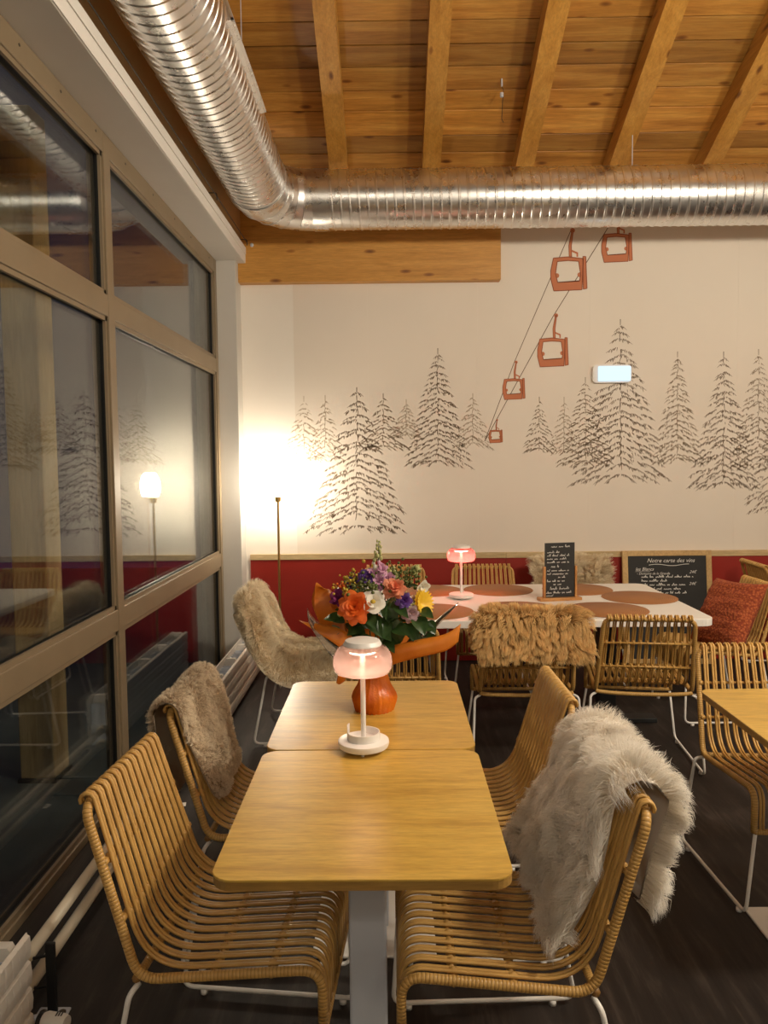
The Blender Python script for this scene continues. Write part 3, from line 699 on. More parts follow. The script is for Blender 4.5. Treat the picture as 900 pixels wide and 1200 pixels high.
def sheepskin(label, ch, path, x0, x1, n, L, m, m_hide, width=.0018, droop=.6, curl=.35, clump=.5, cells=26, seed=1, lump=.012, sag=0, wrap=.008, sup=3.2, taper=0):
    """path: (y, z) points in the chair's space from the front hem over the top rail to the rear hem"""
    P = np.array([(p.x, p.y) for p in path]); seg = np.hypot(*np.diff(P, axis=0).T); cum = np.r_[0, np.cumsum(seg)]; tot = cum[-1]
    r = np.random.default_rng(seed)
    Mw = np.array(Matrix.Translation(ch.location) @ Matrix.Rotation(ch.rotation_euler.z, 4, 'Z'))
    def surf(s_, t):
        d = s_*tot; y = np.interp(d, cum, P[:, 0]); z = np.interp(d, cum, P[:, 1])
        e = .01; dy_ = np.interp(np.clip(d+e, 0, tot), cum, P[:, 0])-np.interp(np.clip(d-e, 0, tot), cum, P[:, 0]); dz_ = np.interp(np.clip(d+e, 0, tot), cum, P[:, 1])-np.interp(np.clip(d-e, 0, tot), cum, P[:, 1])
        l = np.hypot(dy_, dz_)+1e-9; ty, tz = dy_/l, dz_/l
        a = np.abs(2*s_-1); shp = np.power(np.clip(1-a**sup, 0, 1), 1/sup)
        shp = (.45+.55*shp)*(1-taper*s_)
        nzz = smooth_noise(s_, t*.3, seed+5, 2.2)
        xc = (x0+x1)/2+.02*nzz; x = xc+(t-.5)*(x1-x0)*(shp+.08*nzz*(a < .97))
        lu = lump*(smooth_noise(s_, t, seed+9, 2.5)+.5)
        nyv, nzv = tz, -ty                       # outward (away from the chair)
        eg = np.clip((np.abs(2*t-1)-.66)/.34, 0, 1)**1.6; lu = lu-wrap*eg; pos = np.stack([x, y+nyv*lu, z+nzv*lu-sag*eg], -1); nor = np.stack([np.zeros_like(x)+(t-.5)*1.1*np.abs(2*t-1), nyv, nzv], -1)
        nor /= np.linalg.norm(nor, axis=-1, keepdims=True)
        return pos, nor
    def W(v, d=False): return v @ Mw[:3, :3].T+(0 if d else Mw[:3, 3])
    root = thing('sheepskin', label, 'sheepskin', tuple(ch.location), 0, 'sheepskins over the chair backs'); org = np.array(ch.location)
    # hide
    ns, ntt = 40, 22; sg, tg_ = np.meshgrid(np.linspace(0.0, 1.0, ns), np.linspace(0, 1, ntt), indexing='ij')
    p, nn = surf(sg, tg_); a = W(p)-org; bb = W(p-nn*.004)-org
    mb = MB(); mb.grid([[tuple(q) for q in row] for row in a]); mb.grid([[tuple(q) for q in row[::-1]] for row in bb]); mb.build('hide', m_hide, root, smooth=True)
    # fleece
    s_ = r.uniform(0, 1, n); t = r.uniform(0, 1, n)
    # even out the density towards narrow ends
    p, nn = surf(s_, t)
    grav = np.array([0, 0, -1.0]); g = grav-nn*(nn @ grav)[:, None]; gl = np.linalg.norm(g, axis=1, keepdims=True); g = g/(gl+1e-6)*np.minimum(1, gl*1.2)
    rnd = r.normal(0, 1, (n, 3)); swirl = np.stack([smooth_noise(s_, t, seed+20+k, 4) for k in range(3)], -1)
    out = np.stack([np.sign(t-.5)*np.clip((np.abs(2*t-1)-.85)/.15, 0, 1), np.zeros(n), np.zeros(n)], -1)
    dr = nn*.75+g*droop+rnd*.28*curl+swirl*curl*1.6+out*.6; dr /= np.linalg.norm(dr, axis=1, keepdims=True)
    ln = L*r.uniform(.55, 1.1, n)*(1-.35*np.clip((np.abs(2*s_-1)-.9)/.1, 0, 1))
    # clumps
    cs = s_+.03*smooth_noise(s_, t, seed+31, 9); ct = t+.04*smooth_noise(s_, t, seed+32, 9)
    ci = (np.floor(cs*cells).astype(int) % 1000)*1000+np.floor(ct*cells*.7).astype(int) % 1000
    uq, inv = np.unique(ci, return_inverse=True); K = len(uq)
    cnt = np.bincount(inv, minlength=K)[:, None]; cp = np.stack([np.bincount(inv, p[:, k], K) for k in range(3)], -1)/cnt
    cdv = np.stack([np.bincount(inv, dr[:, k], K) for k in range(3)], -1)/cnt+r.normal(0, .35*curl+.12, (K, 3)); cdv /= np.linalg.norm(cdv, axis=1, keepdims=True)
    ctip = cp+cdv*L*.95; cton = r.uniform(0, 1, K)
    tip = p+dr*ln[:, None]; tip = tip*(1-clump)+(ctip[inv]+(p-cp[inv])*.25)*clump
    mid = p+nn*(ln*.38)[:, None]+(tip-p)*.30+r.normal(0, .06, (n, 3))*L*curl*2
    sd = np.cross(tip-p, nn+r.normal(0, .45, (n, 3))); sd /= np.linalg.norm(sd, axis=1, keepdims=True)
    wv = (width*r.uniform(.7, 1.2, n))[:, None]
    V = np.stack([p-nn*.002-sd*wv*.5, p-nn*.002+sd*wv*.5, mid-sd*wv*.45, mid+sd*wv*.45, tip], 1)
    Vw = (W(V.reshape(-1, 3))-org).astype(np.float32)
    tone = np.zeros((n, 5, 4), np.float32); tone[:, :, 0] = [0, 0, .6, .6, 1]; tone[:, :, 1] = (cton[inv]*.6+r.uniform(0, 1, n)*.4)[:, None]; tone[:, :, 3] = 1
    me = bpy.data.meshes.new('fleece'); me.vertices.add(n*5); me.vertices.foreach_set('co', Vw.ravel())
    base = np.arange(n)[:, None]*5; lp = np.concatenate([base+0, base+1, base+3, base+2, base+2, base+3, base+4], 1).ravel()
    me.loops.add(n*7); me.loops.foreach_set('vertex_index', lp.astype(np.int32)); me.polygons.add(n*2)
    st = np.stack([np.arange(n)*7, np.arange(n)*7+4], 1).ravel(); me.polygons.foreach_set('loop_start', st.astype(np.int32)); me.update(calc_edges=True)
    ca_ = me.color_attributes.new('tone', 'FLOAT_COLOR', 'POINT'); ca_.data.foreach_set('color', tone.ravel())
    me.materials.append(m); o = link('fleece', me, root); o['kind'] = 'stuff'
    return root
TOPY, TOPZ = -.325, .80
def drape(front, rear, seat=0, gap=.028, lift=.022, rear_in=0.0, bend=.13):
    """front: length down the front of the back; seat: length lying on the seat; rear: free hang behind"""
    pts = []
    d = Vector((.125, -.395, 0)).normalized()                 # down the back, towards the seat
    nrm = Vector((.395, .125, 0)).normalized()
    top = Vector((TOPY, TOPZ, 0)); a = top+nrm*gap
    low = a+d*front
    if seat:
        corner = Vector((-.15, .455, 0)); k = [Vector((-.15+seat, .475, 0)), corner, a]
        pts += fillet(k, [bend], 8)
    else: pts += [low, a+d*front*.5, a]
    pts += [top+Vector((.012, lift+.006, 0)), top+Vector((-.012, lift+.006, 0)), top+Vector((-gap-.008, 0.0, 0))]
    pts += [top+Vector((-gap-.012+rear_in*k/4, -rear*k/4, 0)) for k in range(1, 5)]
    return pts
f_white = fur_mat('white_wool', (.90, .85, .77), (.99, .97, .93)); h_white = mat('white_hide', (.8, .75, .68), .9)
f_grey = fur_mat('grizzled_wool', (.40, .28, .17), (.97, .88, .72)); h_grey = mat('grizzled_hide', (.5, .4, .29), .9)
f_cream = fur_mat('cream_wool', (.78, .66, .46), (.99, .92, .76)); h_cream = mat('cream_hide', (.75, .66, .5), .9)
f_tan = fur_mat('tan_wool', (.46, .28, .10), (.98, .74, .38)); h_tan = mat('tan_hide', (.5, .33, .15), .9)
sheepskin('long white shaggy sheepskin hanging over the rattan chair back beside the near oak table', c2, drape(.36, .26, seat=.045, gap=.04, lift=.03, rear_in=.045), -.195, .325, 64000, .07, f_white, h_white, .0017, .6, .6, .5, 24, 3, .045, sup=9, taper=.2)
sheepskin('grey-brown short curly sheepskin hanging over the chair back at the window', c3, drape(.33, .30, gap=.03, rear_in=.035), -.235, .205, 40000, .026, f_grey, h_grey, .0019, .45, .8, .55, 44, 5, .022, sup=4.5)
sheepskin('cream sheepskin covering back and seat of the chair at the table end', c5, drape(.36, .33, seat=.37, bend=.26, gap=.014, rear_in=.105), -.28, .33, 46000, .055, f_cream, h_cream, .0027, .45, .6, .45, 26, 8, .03, sag=.06, wrap=.075, sup=8)
sheepskin('shaggy tan fleece over the back of a chair at the white table', c6, drape(.20, .17, gap=.035, lift=.014), -.265, .265, 28000, .062, f_tan, h_tan, .0026, .85, .5, .6, 22, 13, .03, sag=.02, sup=6)
sheepskin('cream fleece over the chair back along the red wainscot', c11, drape(.24, .12, lift=.01), -.275, .275, 20000, .06, f_cream, h_cream, .003, .3, .8, .45, 20, 17, .045, sup=5)

# ------------------------------------------------------------------ tables
TH = .742
def small_table(label, x0, x1, y0, y1, base_rot=0):
    cx, cy = (x0+x1)/2, (y0+y1)/2; t = thing('oak_table', label, 'table', (cx, cy, 0), 0, 'small oak-topped tables')
    a, b_ = (x1-x0)/2, (y1-y0)/2
    MB().prism(rrect(-a, a, -b_, b_, .045), TH-.006, TH).build('table_top', m_table, t, bevel=.0015)
    MB().prism(rrect(-a+.001, a-.001, -b_+.001, b_-.001, .045), TH-.024, TH-.006).build('edge_band', m_tedge, t)
    MB().box((-.046, -.046, .008), (.046, .046, TH-.03)).build('column', m_gmetal, t, bevel=.006)
    MB().box((-.16, -.16, TH-.03), (.16, .16, TH-.024)).build('mounting_plate', m_black, t)
    MB().prism(rrect(-.20, .20, -.20, .20, .02), 0, .008).build('base_plate', m_wmetal, t, bevel=.003)
    return t
XT = -.066
small_table('small oak-topped table with the white table lamp at its far edge', XT-.311, XT+.311, 1.497, 2.193)
small_table('small oak-topped table carrying the bouquet', XT-.311, XT+.311, 2.199, 2.90)
small_table('oak-topped table standing apart, in front of a bare rattan chair', 1.115, 1.735, 2.06, 2.765)
wx0, wx1, wy0, wy1 = -.365, 1.70, 3.985, 5.16
wt = thing('white_table', 'large white dining table set with brown round placemats', 'table', ((wx0+wx1)/2, (wy0+wy1)/2, 0))
wa, wbb = (wx1-wx0)/2, (wy1-wy0)/2
MB().prism(rrect(-wa, wa, -wbb, wbb, .07), TH-.04, TH).build('table_top', m_tabwhite, wt, bevel=.004)
for x in (-.52, .62):
    MB().box((x-.05, -.05, .02), (x+.05, .05, TH-.04)).build('column', m_black, wt, bevel=.004)
    MB().box((x-.05, -.34, .001), (x+.05, .34, .03)).build('foot', m_black, wt, bevel=.005)
    MB().box((x-.30, -.05, .001), (x+.30, .05, .03)).build('cross_foot', m_black, wt, bevel=.005)
# placemats
m_mat = mat('woven_mat', (.30, .125, .06), .6); _t = N_(m_mat, 'ShaderNodeTexCoord'); _w = N_(m_mat, 'ShaderNodeTexWave', wave_type='RINGS', rings_direction='Z'); _w.inputs['Scale'].default_value = 28; _w.inputs['Distortion'].default_value = .3
L_(m_mat, _t.outputs['Object'], _w.inputs[0]); _r = ramp(m_mat, _w.outputs['Fac'], [(0, (.26, .10, .03)), (1, (.40, .175, .058))]); L_(m_mat, _r.outputs[0], bsdf(m_mat).inputs['Base Color']); bump(m_mat, _w.outputs['Fac'], .5, .001)
mats = [((.235, 4.93), 'behind the bouquet, against the wainscot side'), ((.69, 4.935), 'behind the rose table lamp'), ((1.20, 4.93), 'behind the menu stand'),
        ((.235, 4.24), 'in front of the rose lamp, nearest the bouquet'), ((.715, 4.295), 'before the shaggy tan fleece'), ((1.205, 4.25), 'before the bare chair, beside the menu stand'), ((1.50, 4.62), 'at the table end by the orange cushion')]
me = MB().lathe([(.0001, 0), (.221, 0), (.223, .002), (.221, .004), (.0001, .005)], n=48).mesh('placemat', m_mat, True)
for (x, y), l in mats:
    o = link('placemat', me); o.location = (x, y, TH+.0002); tag(o, 'round woven brown placemat '+l, 'placemat', 'placemats on the white table')

# ------------------------------------------------------------------ table lamps
def table_lamp(label, x, y, glass, e, split):
    t = thing('table_lamp', label, 'lamp', (x, y, TH+.0001), 0, 'table lamps')
    for k in range(3): MB().lathe([(.0001, 0), (.005, 0), (.005, .006), (.0001, .006)], (.05*math.cos(2.1*k+.5), .05*math.sin(2.1*k+.5), 0), 8).build('foot', m_white, t)
    MB().lathe([(.0001, .006), (.058, .006), (.072, .013), (.075, .022), (.074, .030), (.068, .033), (.0001, .034)], n=40).build('base', m_wmetal, t, smooth='auto')
    if split:     # open collar round the foot of the stem
        G = []
        for k in range(31):
            a = math.radians(-205+290*k/30); r_ = .048; hh = .022+(.018 if k < 5 else 0)
            G.append([((r_-.003)*math.cos(a), (r_-.003)*math.sin(a), .033), (r_*math.cos(a), r_*math.sin(a), .033), (r_*math.cos(a), r_*math.sin(a), .033+hh), ((r_-.003)*math.cos(a), (r_-.003)*math.sin(a), .033+hh)])
        MB().grid(G, closed=True).build('collar', m_wmetal, t, smooth='auto')
    MB().lathe([(.0001, .034), (.0075, .034), (.0075, .30), (.0001, .30)], n=14).build('stem', m_wmetal, t, smooth='auto')
    sh = [(.010, .2285), (.070, .2295), (.080, .234), (.086, .248), (.087, .262), (.084, .282), (.074, .300), (.058, .311), (.046, .314)]
    MB().lathe(sh, n=48).build('glass_shade', glass, t, smooth=True)
    MB().lathe([(.0001, .296), (.046, .296), (.055, .304), (.056, .315), (.050, .325), (.036, .329), (.0001, .330)], n=40).build('cap', m_wmetal, t, smooth='auto')
    MB().lathe([(.010, .2955), (.038, .2955), (.038, .290), (.010, .290)], n=32).build('light_disc', lamp_mat('led_'+str(split), (1, .80, .58), e), t)
    return t
table_lamp('white table lamp with blush glass shade standing before the bouquet', -.086, 2.195, m_pinkglass, TABLE_LAMP_E*.55, True)
table_lamp('white table lamp with rose-red glowing shade on the large white table', .425, 4.645, m_rosyglass, TABLE_LAMP_E*1.6, False)

# ------------------------------------------------------------------ lettering
def text(s_, size, m, parent, loc, rot, name='lettering', shear=.25, align='LEFT', bold=0):
    c = bpy.data.curves.new('t', 'FONT'); c.body = s_; c.size = size; c.shear = shear; c.align_x = align; c.offset = bold; c.resolution_u = 2
    o = bpy.data.objects.new('t', c); COL.objects.link(o); dg = bpy.context.evaluated_depsgraph_get(); me = bpy.data.meshes.new_from_object(o.evaluated_get(dg))
    bpy.data.objects.remove(o); me.materials.clear(); me.materials.append(m); q = link(name, me, parent); q.location = loc; q.rotation_euler = rot; return q
def scribble(mb, x, z, w, h, seed, y=0, lw=.0022):
    """illegible handwriting: joined small loops broken into words, in the plane y"""
    R_ = random.Random(seed); cx = x
    while cx < x+w:
        nw = R_.randint(3, 8); prev = None
        for k in range(nw*2):
            hh = h*(R_.uniform(.3, .55) if R_.random() < .8 else 1.0); p = (cx, z+(hh if k % 2 else 0)+R_.uniform(-.06, .06)*h)
            if prev:
                dx, dz_ = p[0]-prev[0], p[1]-prev[1]; l = math.hypot(dx, dz_) or 1; ox, oz = -dz_/l*lw/2, dx/l*lw/2
                mb.add([(prev[0]-ox, y, prev[1]-oz), (p[0]-ox, y, p[1]-oz), (p[0]+ox, y, p[1]+oz), (prev[0]+ox, y, prev[1]+oz)], [(0, 1, 2, 3)])
            prev = p; cx += h*R_.uniform(.16, .3)
            if cx > x+w: break
        cx += h*.55
# wine board leaning on the wainscot
bx0 = aty(733, 647, 5.95).x; bx1 = aty(828, 647, 5.95).x; BH = .875
wc = thing('wine_chalkboard', 'framed chalkboard with a handwritten wine list leaning on the red wainscot', 'chalkboard', ((bx0+bx1)/2, 5.845, 0))
lean = Matrix.Rotation(-math.atan2(.10, BH), 4, 'X'); hwb = (bx1-bx0)/2+.03
def leaned(o): o.matrix_basis = lean; return o
leaned(MB().box((-hwb+.03, -.006, .03), (hwb-.03, .006, BH-.03)).build('slate', m_board, wc))
for a, b_ in (((-hwb, -.012, 0), (-hwb+.042, .012, BH)), ((hwb-.042, -.012, 0), (hwb, .012, BH)), ((-hwb+.042, -.012, BH-.042), (hwb-.042, .012, BH)), ((-hwb+.042, -.012, 0), (hwb-.042, .012, .042))):
    leaned(MB().box(a, b_).build('frame_rail', m_oakfr, wc, bevel=.002))
def chalk(s_, x, z, size, **k):
    o = text(s_, size, m_chalk, wc, (x, -.0068, z), (PI/2, 0, 0), **k); o.matrix_basis = lean @ (Matrix.Translation((x, -.0068, z)) @ Matrix.Rotation(PI/2, 4, 'X')); return o
chalk('Notre carte des vins', -.155, BH-.092, .044, shear=.35); chalk('les Blancs', -.245, BH-.155, .036, shear=.35)
b = MB()
for k in range(24):
    x0, x1 = -.14+.31*k/24, -.14+.31*(k+1)/24; f = lambda x: BH-.112+.006*math.sin((x+.14)*26)
    b.add([(x0, -.0068, f(x0)-.002), (x1, -.0068, f(x1)-.002), (x1, -.0068, f(x1)+.002), (x0, -.0068, f(x0)+.002)], [(0, 1, 2, 3)])
b.add([(-.245, -.0068, BH-.163), (-.13, -.0068, BH-.163), (-.13, -.0068, BH-.161), (-.245, -.0068, BH-.161)], [(0, 1, 2, 3)])
leaned(b.build('flourish', m_chalk, wc))
chalk('- Domaine de la Grande', -.235, BH-.186, .026, shear=.3)
b = MB()
for i, (x, w) in enumerate(((-.20, .40), (-.20, .20), (-.22, .36), (-.20, .30), (-.22, .38), (-.2, .25))): scribble(b, x, BH-.209-.031*i, w, .02, 40+i, -.0068, .0036)
leaned(b.build('handwriting', m_chalk, wc))
chalk('24€', .17, BH-.178, .032, shear=.4); chalk('24€', .165, BH-.268, .032, shear=.4)
# menu stand
ms = thing('menu_stand', 'small black chalk menu held in a wooden stand on the white table', 'menu', (1.005, 4.565, TH+.0001), math.radians(10))
MB().prism(rrect(-.13, .13, -.035, .035, .004), 0, .018).build('stand_base', m_standw, ms, bevel=.002)
for x in (-.103, .094): MB().box((x, -.012, .018), (x+.013, .012, .205)).build('upright', m_standw, ms, bevel=.002)
bd = MB().box((-.093, -.004, .019), (.093, .004, .345)).build('board', m_board, ms)
b = MB()
for i, (x, z, w, h) in enumerate(((-.055, .318, .12, .017), (-.08, .285, .09, .014), (-.08, .265, .14, .014), (-.08, .245, .12, .014), (-.08, .225, .14, .014), (-.055, .198, .05, .016), (-.08, .175, .14, .014), (-.08, .155, .075, .014),
        (-.01, .155, .06, .014), (-.01, .135, .05, .013), (-.08, .112, .11, .014), (-.04, .092, .05, .013), (-.06, .065, .135, .017), (-.085, .042, .16, .014), (-.085, .025, .05, .013))):
    scribble(b, x, z, w, h, 80+i, -.0045, .0018)
b.build('handwriting', m_chalk, ms)

# ------------------------------------------------------------------ orange cushion
m_knit = mat('rust_knit', (.45, .09, .022), .9); _v = coords(m_knit); _vo = N_(m_knit, 'ShaderNodeTexVoronoi'); _vo.inputs['Scale'].default_value = 75; L_(m_knit, _v, _vo.inputs['Vector'])
_r = ramp(m_knit, _vo.outputs['Distance'], [(.1, (.52, .135, .04)), (.7, (.25, .042, .014))]); L_(m_knit, _r.outputs[0], bsdf(m_knit).inputs['Base Color']); bump(m_knit, _vo.outputs['Distance'], .8, .006).invert = True
cu = thing('cushion', 'rust-orange knitted cushion leaning in a rattan chair', 'cushion', (2.055, 4.66, .63))
def pillow(sx, sy, t_, n=26):
    G1, G2 = [], []
    for i in range(n+1):
        a, c = [], []
        for j in range(n+1):
            u, v = 2*i/n-1, 2*j/n-1; pin = 1-.07*(1-abs(u)**2)*abs(v)**3; pin2 = 1-.07*(1-abs(v)**2)*abs(u)**3
            th_z = t_*(max(0, (1-u**4)*(1-v**4)))**.5+.006*math.sin(9*u+3*v)*(1-u*u)*(1-v*v)
            rib = .004*math.sin(u*60)*(1-v**8)
            a.append((u*sx*pin2, v*sy*pin, th_z+rib)); c.append((u*sx*pin2, v*sy*pin, -th_z*.7))
        G1.append(a); G2.append(c[::-1])
    return MB().grid(G1).grid(G2)
o = pillow(.225, .225, .075).build('knit_cover', m_knit, cu, smooth=True)
# cushion's face looks towards the table (-x) and up; its top edge leans on the chair back
o.matrix_basis = Matrix.Rotation(math.radians(14), 4, 'Z') @ Matrix.Rotation(math.radians(-62), 4, 'Y') @ Matrix.Rotation(math.radians(4), 4, 'Z')

# ------------------------------------------------------------------ floor lamp in the corner
fl = thing('floor_lamp', 'slim brass floor lamp with a bright glass shade in the corner', 'lamp', (-.848, 5.76, 0))
MB().lathe([(.0001, 0), (.125, 0), (.125, .012), (.12, .018), (.0001, .02)], n=40).build('base', m_brass, fl, smooth='auto')
MB().lathe([(.0001, .02), (.009, .02), (.009, 1.29), (.0001, 1.29)], n=14).build('pole', m_brass, fl, smooth='auto')
MB().lathe([(.0001, 1.285), (.022, 1.285), (.024, 1.325), (.016, 1.335), (.0001, 1.335)], n=20).build('socket', m_brass, fl, smooth='auto')
G = []
for i in range(15):
    z = 1.335+.175*i/14; row = []
    for k in range(28):
        r_ = (.022+.030*math.sin(PI*min(1, (i+1.2)/14.5))**.6)*(1+.05*math.sin(k*1.8+i*1.3)); row.append((r_*math.cos(2*PI*k/28), r_*math.sin(2*PI*k/28), z))
    G.append(row)
MB().grid(G, closed=True).build('glass_shade', lamp_mat('bright_glass', (1.0, .86, .66), FLOOR_LAMP_E), fl, smooth=True)

# ------------------------------------------------------------------ bouquet
BY = 2.565; bq = thing('flower_bouquet', 'mixed bouquet of roses and leaves in orange paper wrap', 'bouquet', (-.062, BY, TH+.0001))
def B(px, py, dy_=0): return Vector(aty(px, py, BY+dy_))-Vector(bq.location)
def frame_of(ax):
    a = Vector(ax).normalized(); u = a.orthogonal().normalized(); return a, u, a.cross(u)
def petal(mb, c, ax, ph, op, ln, wd_, cup=.3, curl=.3, ruff=0, rs=None, rbase=0.0):
    a, u, v = frame_of(ax); e = u*math.cos(ph)+v*math.sin(ph); sd = a.cross(e); G = []
    for i in range(6):
        t = i/5; ang = op+curl*t*t
        r_ = rbase+ln*t*math.sin(op+curl*t*.6); z = ln*t*math.cos(op+curl*t*.6)
        w = wd_*math.sin(PI*(.10+.62*t)); row = []
        for j in range(5):
            q = (j-2)/2; wob = ruff*ln*(math.sin(j*2.4+ph*5+i) if t > .6 else 0)
            tt = 1-.22*q*q*t; row.append(Vector(c)+e*(r_*tt-cup*wd_*q*q*(1 if op < .9 else -.2))+a*(z*tt+wob)+sd*w*q)
        G.append(row)
    mb.grid(G)
R5 = random.Random(5)
def rose(name, c, ax, r_, m, layers=((3, .06, .75), (4, .16, .85), (5, .30, .92), (6, .5, .98), (7, .8, 1.0)), cup=.45, ruff=.03):
    mb = MB()
    for li, (n, op, l) in enumerate(layers):
        for k in range(n): petal(mb, c, ax, 2*PI*k/n+li*.8+R5.uniform(-.15, .15), op, r_*l*1.15, r_*.62, cup, .5+.15*li, ruff, rbase=r_*.05*li)
    return mb.build(name, m, bq, smooth=True)
def ruffle(name, c, ax, r_, m, n=46):
    mb = MB()
    for k in range(n):
        petal(mb, c, ax, R5.uniform(0, 6.28), R5.uniform(.1, 1.5), r_*R5.uniform(.75, 1.1), r_*.33, .1, .3, .10)
    return mb.build(name, m, bq, smooth=True)
def daisy(name, c, ax, r_, m, n=22):
    mb = MB()
    for ly in range(2):
        for k in range(n): petal(mb, c, ax, 2*PI*(k+.5*ly)/n, 1.25-.2*ly, r_, r_*.13, 0, .15)
    return mb.build(name, m, bq, smooth=True)
pm = {k: petal_mat(k, *v) for k, v in {'orange_petal': ((.75, .13, .015), (.85, .20, .03)), 'coral_petal': ((.80, .25, .13), (.88, .42, .26)), 'white_petal': ((.80, .77, .66), (.86, .84, .76)),
      'yellow_petal': ((.82, .50, .02), (.88, .60, .05)), 'purple_petal': ((.08, .03, .20), (.15, .06, .32)), 'magenta_petal': ((.20, .02, .12), (.30, .04, .18)), 'pink_petal': ((.62, .30, .48), (.72, .42, .58)),
      'mauve_petal': ((.42, .28, .33), (.52, .36, .38)), 'peach_petal': ((.78, .50, .36), (.84, .60, .45)), 'lime_bud': ((.45, .46, .16), (.58, .58, .28)), 'filler_yellow': ((.55, .40, .04), (.68, .52, .08)), 'filler_green': ((.10, .13, .025), (.17, .19, .05))}.items()}
m_leaf = petal_mat('leaf_green', (.020, .050, .012), (.045, .095, .025)); bsdf(m_leaf).inputs['Roughness'].default_value = .3
m_leaf2 = petal_mat('leaf_pale', (.12, .16, .05), (.22, .24, .10)); m_stem = mat('stem_green', (.10, .14, .04), .6)
front = Vector((0, -1, .45))
tag(rose('rose', B(417, 712, -.085), (-.12, -1, .38), .047, pm['orange_petal']), 'orange rose')
tag(ruffle('carnation', B(462, 690, -.06), (.1, -1, .55), .043, pm['coral_petal']), 'coral carnation')
tag(rose('lisianthus', B(437, 706, -.09), (.15, -1, .5), .036, pm['white_petal'], ((4, .55, .8), (5, .95, 1.0)), .2, .02), 'white lisianthus')
MB().ball(B(437, 705, -.115), .009, sc=(1, 1, .8)).build('flower_centre', pm['filler_yellow'], bq, smooth=True)
daisy('gerbera', B(493, 707, -.03), (.85, -.65, .2), .052, pm['yellow_petal'])
tag(ruffle('carnation', B(398, 702, -.02), (-.4, -1, .4), .036, pm['magenta_petal'], 34), 'dark magenta carnation')
tag(rose('statice', B(473, 704, -.07), (.2, -1, .3), .024, pm['purple_petal']), 'violet bloom'); tag(rose('statice', B(430, 677, .0), (-.1, -1, .8), .026, pm['purple_petal']), 'violet bloom')
tag(rose('statice', B(413, 684, .03), (-.3, -1, .8), .022, pm['purple_petal']), 'violet bloom')
tag(rose('freesia', B(481, 719, -.07), (.2, -1, .2), .026, pm['mauve_petal']), 'mauve bloom'); tag(ruffle('freesia', B(486, 702, -.04), (.3, -1, .4), .022, pm['peach_petal'], 20), 'peach bloom')
for px, py, r_ in ((445, 681, .030), (455, 678, .027), (436, 673, .024), (448, 668, .022), (449, 690, .022), (433, 684, .02)): tag(ruffle('stock_floret', B(px, py, .0), (.05, -1, .7), r_, pm['pink_petal'], 18), 'pink floret')
tag(rose('lisianthus', B(494, 687, -.02), (.5, -.8, -.2), .026, pm['white_petal'], ((4, .4, .9), (4, .7, 1.0)), .3, .02), 'creamy drooping bloom')
# upright stalk of buds
st = MB(); p0, p1 = B(441, 740, .02), B(444, 634, .02); st.tube([p0, (p0+p1)/2+Vector((.003, 0, 0)), p1], [.0035, .003, .0018], 7); sk = st.build('stock_stalk', m_stem, bq, smooth=True)
for i in range(26):
    t = i/25; c = B(444-1.5*(1-t)*2, 634+42*(1-t), .02)+Vector((math.cos(i*2.4), math.sin(i*2.4), 0))*(.006+.012*(1-t)); r_ = .0042+.006*(1-t)
    MB().ball(c, r_, 7, 5, sc=(.85, .85, 1.25)).build('bud', pm['lime_bud'] if t > .45 else (pm['white_petal'] if i % 2 else pm['pink_petal']), sk, smooth=True)
# fillers: solidago and hypericum sprigs
def sprig(px, py, dy_, m, seed, spread=.05, n=60, r_=.0052, name='filler_sprig'):
    R_ = random.Random(seed); c = B(px, py, dy_); mb = MB(); root = B(440, 755, .02)
    for k in range(5):
        e = c+Vector((R_.uniform(-1, 1), R_.uniform(-.6, .6), R_.uniform(-.5, 1)))*spread; mb.tube([root.lerp(c, .5), c.lerp(e, .3), e], .0014, 5)
    for k in range(n):
        q = c+Vector((R_.gauss(0, .55), R_.gauss(0, .4), R_.gauss(0, .45)))*spread; mb.ball(q, r_*R_.uniform(.6, 1.3), 6, 4, m=1)
    return mb.build(name, [m_stem, m], bq, smooth=True)
for i, a in enumerate(((412, 694, -.03, 'filler_yellow', .04), (423, 697, -.05, 'filler_green', .035), (420, 679, .02, 'filler_yellow', .045), (437, 694, -.06, 'filler_green', .04), (404, 692, .0, 'orange_petal', .03), (414, 707, -.02, 'filler_yellow', .025), (427, 688, -.02, 'filler_green', .045),
        (468, 672, .03, 'filler_green', .04), (476, 680, .02, 'filler_green', .045), (457, 674, .03, 'lime_bud', .025), (409, 683, .03, 'filler_yellow', .03), (480, 712, -.06, 'lime_bud', .03), (466, 697, -.03, 'lime_bud', .025), (487, 667, .03, 'lime_bud', .012))): sprig(a[0], a[1], a[2], pm[a[3]], 60+i, a[4])
for i, (px, py, r_) in enumerate(((463, 676, .013), (470, 713, .011), (478, 713, .011), (473, 718, .009), (489, 667, .009), (485, 671, .008), (398, 719, .010), (467, 702, .009))): MB().ball(B(px, py, -.07 if py > 690 else .02), r_, 9, 7, sc=(.85, .85, 1.25)).build('bud', pm['lime_bud'], bq, smooth=True)
def leaf(c, tip, w, nrm, m, bend=.25):
    c, tip = Vector(c), Vector(tip); d = tip-c; l = d.length; d.normalize(); n_ = Vector(nrm); n_ = (n_-d*n_.dot(d)).normalized(); sd = d.cross(n_); G = []
    for i in range(8):
        t = i/7; ww = w*math.sin(PI*t**.8)**.9*(1-.15*t)+.0003; G.append([c+d*l*t+n_*(-bend*l*t*t+bend*.3*l*t+abs(q)*ww*.35)+sd*ww*q for q in (-1, -.5, 0, .5, 1)])
    return MB().grid(G).build('leaf', m, bq, smooth=True)
RL = random.Random(21)
core = B(445, 738, .0)
